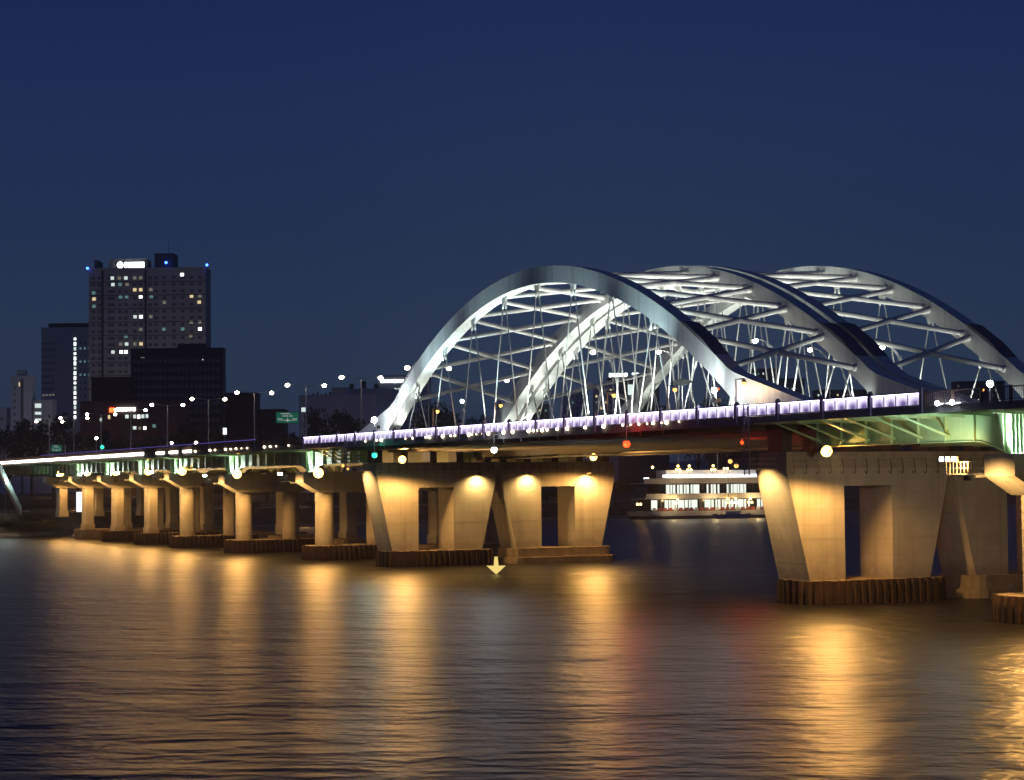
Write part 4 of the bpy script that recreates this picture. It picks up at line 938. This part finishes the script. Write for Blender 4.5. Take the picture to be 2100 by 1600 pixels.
# blocks seen through the arches
rb = random.Random(11)
def apt(label, L_, R_, zt, mat, dens, cols, dep=14, mats=('em_win_white', 'em_win_warm', 'em_win_dim', 'em_win_teal')):
    root, fr_ = building('apartment_block', label, L_, R_, zt, dep, mat, 'apartment blocks seen through the arches'); W_ = fr_[3]
    z = zt - 2.2; sk = []
    us = [W_ * (i + .5) / cols for i in range(cols)]; zs = []
    while z > 24: zs.append(z); z -= 3.0
    for z in zs:
        for u_ in us:
            if rb.random() < dens: fwin(root, fr_, u_, z, .9, 1.1, rb.choice(mats)); sk.append((u_, z))
    grid(root, fr_, us, zs, .9, 1.2, 'window_dark', sk)
    return root, fr_
apt('narrow apartment block seen through the left hangers of the arch', (-888.7, 346), (-884.5, 356.8), 57, 'wall_grey', .22, 5)
apt('grey apartment block with small lit windows under the near arch crown', (-882.5, 358.8), (-877.5, 369.5), 60, 'wall_grey', .20, 5)
root, fr_ = apt('wide dark building with a long white lit roof sign under the arch', (-967, 412.6), (-955, 438), 68.5, 'wall_black', .08, 9); W_ = fr_[3]
for k in range(8):
    if k != 5: fwin(root, fr_, W_ * (.05 + .075 * k), 70.6, 1.6, 2.0, 'em_sign_white', 'sign_letter', .3)
apt('dark apartment block with orange windows right of the near arch foot', (-1017.6, 537.5), (-1010, 553.3), 78, 'wall_black', .20, 6)
apt('dark apartment block between the right arch feet', (-969.4, 523.2), (-962.1, 538.3), 69.5, 'wall_black', .14, 6)
apt('long dark apartment block far behind the right arch feet', (-965, 548), (-948, 583), 63, 'wall_black', .07, 14)
apt('low dark block behind the left part of the arch', (-850, 290), (-840, 312), 48, 'wall_black', .10, 8)
apt('low dark block behind the middle of the arch', (-900, 385), (-890, 406), 50, 'wall_black', .14, 8)
apt('low dark block behind the right part of the arch', (-930, 455), (-915, 487), 52, 'wall_black', .12, 10)
apt('distant block with sparse lights at the right photo edge', (-1045, 711.6), (-1031.3, 740.2), 74, 'wall_black', .08, 10)
apt('distant twin block at the right photo edge', (-1060, 660), (-1050, 681), 66, 'wall_black', .08, 8)
root = thing('aviation_beacon', 'small red beacon on a mast under the near arch', 'beacon', (-905, 445, 8)); MB().tube((-905, 445, 8), (-905, 445, 60), .2, 6).build('mast', 'galvanised', root); MB().ball((-905, 445, 60.4), .7, 10, 6).build('lamp_globe', 'em_sign_red', root, smooth=True)

# ------------------------------------------------------------------ trees and bank bushes
def crown_mesh(seed, rx, rz_, n, mat, leaf, zc):
    rnd = random.Random(seed); mb = MB(); cl = []
    for k in range(16):
        a = rnd.uniform(0, 2 * PI); ph = rnd.uniform(-.75, 1.1); rr = rnd.uniform(.35, .82)
        cl.append((rx * rr * math.cos(a) * math.cos(ph), rx * rr * math.sin(a) * math.cos(ph), zc + rz_ * rr * math.sin(ph), rnd.uniform(.26, .46)))
    for i in range(n):
        c = rnd.choice(cl); v = Vector((rnd.gauss(0, 1), rnd.gauss(0, 1), rnd.gauss(0, 1))).normalized() * (rnd.random() ** .45)
        p = Vector((c[0] + v.x * rx * c[3], c[1] + v.y * rx * c[3], c[2] + v.z * rz_ * c[3])); q = Vector((rnd.gauss(0, 1), rnd.gauss(0, 1), rnd.gauss(0, 1))).normalized()
        t1 = q.orthogonal().normalized() * leaf * rnd.uniform(.6, 1.2); t2 = q.cross(t1) * rnd.uniform(.5, .9)
        mb.quad(tuple(p - t1), tuple(p - t2 * .7), tuple(p + t1), tuple(p + t2 * .7))
    return mb.mesh('crown', mat), cl
def tree_proto(seed, mat='leaf'):
    me, cl = crown_mesh(seed, 1.0, 1.0, 1500, mat, .085, 1.65)
    mb = MB(); mb.tube((0, 0, 0), (0, 0, 1.3), .075, 8, .05)
    for c in cl[:9]: mb.tube((0, 0, .75 + .05 * (hash(c) % 5)), (c[0] * .8, c[1] * .8, c[2]), .035, 5, .01)
    return me, mb.mesh('trunk', 'bark')
TP = [tree_proto(s_) for s_ in (1, 2, 3, 4)]; BP = [tree_proto(s_, 'leaf_warm') for s_ in (5, 6)]
TREES = [(-646.2, 21.2, 34.0, 4.7), (-663.2, 31.8, 35.9, 4.8), (-640.1, 33.8, 35.8, 5.5), (-616.9, 36.1, 31.3, 4.5), (-643.8, 49.7, 30.9, 4.8), (-630.9, 53.6, 28.7, 5.5), (-608.0, 55.3, 27.3, 5.3), (-624.1, 67.6, 30.7, 4.7), (-640.5, 79.3, 34.7, 5.6), (-618.7, 78.6, 33.1, 4.7), (-597.3, 77.0, 30.9, 4.5), (-613.6, 89.4, 30.1, 5.5), (-620.2, 98.7, 31.0, 4.8), (-608.0, 101.1, 29.7, 4.7), (-603.1, 110.5, 36.8, 4.3), (-609.9, 119.3, 39.0, 4.9), (-598.5, 120.3, 35.3, 3.9), (-589.2, 139.6, 36.5, 4.7), (-595.5, 149.4, 38.7, 5.1), (-583.5, 151.3, 36.5, 4.7), (-599.1, 165.3, 35.4, 4.8), (-577.2, 164.7, 34.3, 4.7), (-591.7, 180.5, 35.9, 4.8), (-606.1, 196.9, 35.2, 5.0), (-602.2, 250.5, 41.8, 5.1), (-598.5, 258.2, 42.8, 5.1), (-611.8, 276.6, 42.5, 5.3), (-624.1, 297.1, 44.3, 6.3), (-618.6, 308.5, 43.8, 6.3), (-630.5, 329.9, 45.3, 6.5), (-624.9, 341.6, 45.9, 6.5)]
def tree_place(i):
    if i < 14: return 'tree number %s from the left behind the left approach' % ['one', 'two', 'three', 'four', 'five', 'six', 'seven', 'eight', 'nine', 'ten', 'eleven', 'twelve', 'thirteen', 'fourteen'][i]
    if i < 17: return ['left', 'middle', 'right'][i - 14] + ' tree of the clump before the pale flat roofed building'
    if i < 24: return ['first', 'second', 'third', 'fourth', 'fifth', 'sixth', 'seventh'][i - 17] + ' tree from the left seen through the near arch'
    return ['first', 'second', 'third', 'fourth', 'fifth', 'sixth', 'seventh'][i - 24] + ' tree from the left behind the right arch feet'
for i, (x, y, zt, r_) in enumerate(TREES):
    z0 = 6.6; h_ = zt - z0; cm, tm = TP[i % 4]
    t_ = thing('tree', 'dark leafy ' + tree_place(i), 'tree', (x, y, z0), 'trees on the far bank')
    sx = r_ * 1.45; sz = h_ / 2.62
    o = inst('crown', cm, t_, (x, y, z0), rz=i * 1.3, scale=(sx, sx, sz)); inst('trunk', tm, t_, (x, y, z0), rz=i * 1.3, scale=(sx, sx, sz))
BUSH = [(-509.0, -6.8, 4.1, 3.1), (-503.8, -2.8, 3.6, 2.8), (-498.9, 0.4, 3.9, 2.4), (-541.2, 85.4, 7.2, 3.2), (-543.5, 89.8, 8.2, 3.5), (-545.1, 95.8, 6.7, 2.8), (-547.3, 102.7, 8.3, 2.9), (-583.7, 181.6, 9.2, 3.7), (-584.3, 187.2, 10.1, 3.5), (-563.2, 196.1, 12.6, 3.1), (-570.4, 204.2, 13.7, 3.6), (-537.0, 66.5, 7.2, 2.7), (-552.4, 126.6, 8.7, 2.2)]
BL = ['left', 'middle', 'right']
BLAB = ['bush on the soil bank at the left photo edge', 'bush on the soil bank left of the last pier', 'bush on the soil bank at the last pier', 'leftmost bush of the clump between the first and second left pier', 'bush second in the clump behind the first left pier', 'bush third in the clump behind the first left pier', 'bush fourth in the clump behind the first left pier', 'rounded bush seen in the left wall pier slot, left one', 'rounded bush seen in the left wall pier slot, right one', 'tall bush right of the left wall piers, left one', 'tall bush right of the left wall piers, beside the ferry', 'bush on the bank behind the second left pier', 'bush seen through the near left wall pier slot']
for i, (x, y, zt, r_) in enumerate(BUSH):
    d = 5.5 if i > 2 else 1.4; cm, tm = BP[i % 2]; h_ = zt - d + .6
    t_ = thing('bush', 'green ' + BLAB[i], 'bush', (x, y, d - .3), 'bushes on the bank')
    inst('crown', cm, t_, (x, y, d - .3), rz=i, scale=(r_ * 1.15, r_ * 1.15, h_ / 2.5)); inst('trunk', tm, t_, (x, y, d - .3), rz=i, scale=(r_, r_, h_ / 2.5))

# riverside lamps that light bank and path
RLP = [(-524, -22, 'at the left photo edge'), (-668, 42, 'below the trees left of the shop sign'), (-672, 72, 'below the trees under the shop sign'), (-662, 106, 'below the trees left of the green sign'), (-548, 20, 'left of the pier row'), (-568, 60, 'behind the pier row'), (-572, 95, 'behind the first left pier'), (-580, 130, 'behind the left wall piers'), (-598, 180, 'left of the ferry'), (-612, 235, 'behind the ferry'), (-640, 300, 'behind the right wall pier')]
for i, (x, y, lb) in enumerate(RLP):
    root = thing('riverside_lamp', 'orange riverside lamp on the far bank ' + lb, 'street lamp', (x, y, 5.5), 'riverside lamps on the far bank')
    MB().tube((x, y, 5.5), (x, y, 12.4), .1, 8, .06).build('pole', 'galvanised', root); MB().ball((x, y, 12.6), .3, 10, 6).build('lamp_globe', 'em_bank', root, smooth=True); MB().tube((x, y, 12.85), (x, y, 13.05), .4, 10, .15).build('hood', 'lamp_hood', root)
# riverside path railing
root = thing('path_railing', 'low pale railing along the riverside path at the left', 'railing', (-512, -20, 5.5))
for i in range(3, 9):
    a_, c_ = inland(i, 10.6), inland(i + 1, 10.6); n_ = max(2, int(math.hypot(c_[0] - a_[0], c_[1] - a_[1]) / 2.2))
    for z in (6.0, 6.5): MB().tube((*a_, z), (*c_, z), .05, 5).build('rail_bar', 'galvanised', root)
    for k in range(n_): px, py = lerp(a_[0], c_[0], k / n_), lerp(a_[1], c_[1], k / n_); MB().box(px - .05, px + .05, py - .05, py + .05, 5.4, 6.55).build('rail_post', 'galvanised', root)
# glazed stairway at the left photo edge
root = thing('glazed_stairway', 'glass sided stairway climbing from the bank to the deck at the left edge', 'stairway', (-507, -8, 5.5))
def sp(t_, s_, h_): return (-507 + s_ * 1.6, lerp(-4.6, -10.4, t_), lerp(5.6, 17.6, t_) + h_)
MB().hexa([sp(0, -1, -.5), sp(0, 1, -.5), sp(1, 1, -.5), sp(1, -1, -.5), sp(0, -1, 0), sp(0, 1, 0), sp(1, 1, 0), sp(1, -1, 0)]).build('flight', 'concrete_old', root)
for s_ in (-1, 1):
    for k in range(6):
        t0, t1 = k / 6 + .008, (k + 1) / 6 - .008
        q = [sp(t0, s_, .1), sp(t1, s_, .1), sp(t1, s_, 1.6), sp(t0, s_, 1.6)]
        MB().hexa([q[0], tuple(Vector(q[0]) + Vector((.06, 0, 0))), tuple(Vector(q[1]) + Vector((.06, 0, 0))), q[1], q[3], tuple(Vector(q[3]) + Vector((.06, 0, 0))), tuple(Vector(q[2]) + Vector((.06, 0, 0))), q[2]]).build('glass_panel', 'stair_glass', root)
    MB().tube(sp(0, s_, 1.68), sp(1, s_, 1.68), .07, 6).build('handrail', 'galvanised', root)
for k in range(22): t_ = (k + .5) / 22; x_, y_, z_ = sp(t_, 0, 0); MB().box(-508.55, -505.45, y_ - .18, y_ + .18, z_, z_ + .22).build('step', 'concrete_old', root)
light('POINT', 'stair_light', (-503.5, -9.0, 13.5), (-507, -8, 10), 700, (.75, 1.0, .93), .3, parent=root)
for k, (x, y) in enumerate(((-503.5, -9.0),)): MB().ball((x, y, 14.1), .2, 8, 5).build('lamp_globe', 'em_cool', root, smooth=True); MB().tube((x, y, 4), (x, y, 14), .06, 6).build('lamp_post', 'galvanised', root)
# white backlit board under the left approach
root = thing('backlit_board', 'white backlit board under the left approach among the piers', 'board', (-512, 11.8, 5.5)); MB().box(-512.1, -511.9, 10.7, 12.9, 5.8, 10.9).build('board_face', 'em_lightbox', root)
for y in (10.6, 13.0): MB().box(-512.15, -511.85, y - .06, y + .06, 5.4, 11.0).build('board_post', 'dark_steel', root)

# ------------------------------------------------------------------ moored ferry and sailing boat
BR = math.atan2(258.8 - 198.7, 5.5); bd = Vector((math.cos(BR), math.sin(BR), 0)); bn = Vector((bd.y, -bd.x, 0)); BO = Vector((-556.5, 199.5, 0))
def bp_(l, d, z): return tuple(BO + bd * l + bn * d + Vector((0, 0, z)))       # l along, d towards the viewer
ferry = thing('ferry', 'white three deck passenger boat with lit windows moored at the far bank', 'boat', tuple(BO + bd * 29 - bn * 6))
def bbox(mb, l0, l1, d0_, d1_, z0, z1): mb.hexa([bp_(l0, d1_, z0), bp_(l1, d1_, z0), bp_(l1, d0_, z0), bp_(l0, d0_, z0), bp_(l0, d1_, z1), bp_(l1, d1_, z1), bp_(l1, d0_, z1), bp_(l0, d0_, z1)]); return mb
def hull(z0, z1, g0, g1):
    o0 = [(0 + g0, -6), (4 + g0, -1.5), (9, 0), (57, 0), (60, -1.5), (60, -10.5), (57, -12), (9, -12), (4 + g0, -10.5)]; o1 = [(0 + g1, -6), (4 + g1, -1.2), (9, .25), (57, .25), (60.3, -1.5), (60.3, -10.5), (57, -12.2), (9, -12.2), (4 + g1, -10.8)]
    mb = MB(); n = len(o0); mb.v += [bp_(l, d, z0) for l, d in o0] + [bp_(l, d, z1) for l, d in o1]
    mb.face(tuple(range(n))); mb.face(tuple(range(n, 2 * n))[::-1])
    for i in range(n): j = (i + 1) % n; mb.face((j, i, n + i, n + j))
    return mb
hull(-.8, 1.0, 1.0, .4).build('hull_bottom', 'boat_dark', ferry); hl = hull(1.0, 2.5, .4, -.6).build('hull', 'boat_white', ferry)
for k in range(28): bbox(MB(), 6 + k * 1.85, 7.4 + k * 1.85, .02, .08, 2.6, 3.6).build('bulwark_panel', 'boat_red' if k % 4 else 'boat_white', ferry)
def deckhouse(l0, l1, z0, z1, dd, nwin, lit_p, seed):
    rnd = random.Random(seed); h_ = bbox(MB(), l0, l1, -12 + dd, -dd, z0, z1).build('deckhouse', 'boat_dark', ferry); wl = (l1 - l0) / nwin
    for k in range(nwin):
        a_ = l0 + k * wl
        p_ = bbox(MB(), a_ + .14, a_ + wl - .14, -dd + .02, -dd + .06, z0 + .5, z1 - .35).build('window', 'em_boat_window' if rnd.random() < lit_p else 'dark_glass', ferry)
        if rnd.random() < .7: bbox(MB(), a_ + wl * rnd.uniform(.3, .6), a_ + wl * .62 + .1, -dd + .065, -dd + .10, z0 + .5, z1 - .35).build('window_bar', 'boat_dark', p_)
deckhouse(6, 58, 2.5, 6.4, 1.2, 22, .7, 1); bbox(MB(), 4.0, 60, -12.0, 0, 6.4, 6.6).build('deck_plate', 'boat_white', ferry); bbox(MB(), 4.0, 60, -.12, .0, 6.6, 8.1).build('deck_bulwark', 'boat_white', ferry)
deckhouse(9, 57, 6.6, 11.3, 1.4, 20, .75, 2); bbox(MB(), 3.2, 60, -12.0, 0, 11.3, 11.55).build('deck_plate', 'boat_white', ferry); bbox(MB(), 3.2, 60, -.12, .02, 11.55, 13.0).build('deck_bulwark', 'boat_white', ferry)
bbox(MB(), 10, 46, -.5, .0, 13.25, 14.15).build('roof_light_strip', 'em_boat_strip', ferry); bbox(MB(), 3.3, 5.0, -.4, .0, 12.6, 13.3).build('roof_light_strip', 'em_boat_strip', ferry)
bbox(MB(), 12, 56, -10, -2.5, 11.55, 15.6).build('wheelhouse', 'boat_white', ferry)
for k in range(2): bbox(MB(), 18 + k * 14, 18.2 + k * 14, -6, -5.8, 15.6, 21.5).build('mast', 'galvanised', ferry)
def cluster(l, z, d=.4, n=3):
    pst = MB().tube(bp_(l, d - .7, z - 2.2), bp_(l, d - .2, z), .06, 6).build('lamp_post', 'lamp_hood', ferry)
    for q, (dl, dz) in enumerate(((-.55, 0), (.55, 0), (0, 1.2), (0, -.1))[:n]): MB().ball(bp_(l + dl, d, z + dz), .38, 10, 6).build('lamp_globe', 'em_globe', pst, smooth=True)
for l in (15, 19, 27.5): cluster(l, 15.7)
for l in (12, 27, 42): light('POINT', 'deck_glow', bp_(l, 3.2, 6.0), bp_(l, 0, 4), 900, (1.0, .68, .30), .3, parent=ferry)
for l in (16, 34): light('POINT', 'roof_glow', bp_(l, 1.5, 16.5), bp_(l, 0, 4), 500, (1.0, .72, .36), .3, parent=ferry)
cluster(32, 16.0, n=2); cluster(6.6, 16.6, n=1); cluster(1.2, 4.9, n=2)
for l in (14.4, 32.3, 35, 40.4, 49): cluster(l, 5.0, 1.0)
sb = thing('sailing_boat', 'small pale sailing boat with a bare mast in front of the ferry', 'boat', tuple(BO + bd * 31 + bn * 6))
o_ = [(24, 6), (27, 7.2), (36, 7.4), (38, 6.6), (38, 5.4), (36, 4.6), (27, 4.8)]
mb = MB(); n = len(o_); mb.v += [bp_(lerp(l, 31, .22), lerp(d, 6, .3), -.4) for l, d in o_] + [bp_(l, d, 1.5) for l, d in o_]; mb.face(tuple(range(n))); mb.face(tuple(range(n, 2 * n))[::-1])
for i in range(n): j = (i + 1) % n; mb.face((j, i, n + i, n + j))
mb.build('hull', 'boat_white', sb); bbox(MB(), 28.5, 34, 5.3, 6.7, 1.5, 2.3).build('cabin', 'boat_white', sb); MB().tube(bp_(30, 6, 1.5), bp_(30, 6, 15), .09, 6).build('mast', 'galvanised', sb); MB().tube(bp_(30, 6, 3), bp_(35.5, 6, 3.1), .07, 6).build('boom', 'galvanised', sb)

# unseen floodlight masts added behind the black block to brighten the tower
for i, (x, y) in enumerate(((-850, 95), (-842, 135))):
    root = thing('fill_mast', ['left', 'right'][i] + ' unseen fill light mast added behind the black block to brighten the tower', 'floodlight', (x, y, 9), 'added tower fill masts')
    MB().tube((x, y, 9), (x, y, 30), .2, 8).build('pole', 'galvanised', root); MB().box(x - .8, x + .2, y - .8, y + .8, 30, 30.6).build('lamp_head', 'lamp_hood', root)
    light('SPOT', 'fill_beam', (x - 1.2, y, 30.3), (x - 80, y + 25, 62), 9500, (1.0, .90, .84), .5, 110, .8, root)

# ------------------------------------------------------------------ thin river haze
m = bpy.data.materials.new('haze'); m.use_nodes = True; MAT['haze'] = m; m.node_tree.nodes.clear()
o1 = m.node_tree.nodes.new('ShaderNodeOutputMaterial'); v1 = m.node_tree.nodes.new('ShaderNodeVolumePrincipled')
v1.inputs['Color'].default_value = (.9, .92, 1.0, 1); v1.inputs['Density'].default_value = 0.00018; v1.inputs['Anisotropy'].default_value = 0.3
m.node_tree.links.new(v1.outputs[0], o1.inputs['Volume'])
tag(MB().box(-5900, 850, -2950, 5950, -5, 142).build('haze', 'haze'), kind='stuff')
SC.cycles.volume_bounces = 0
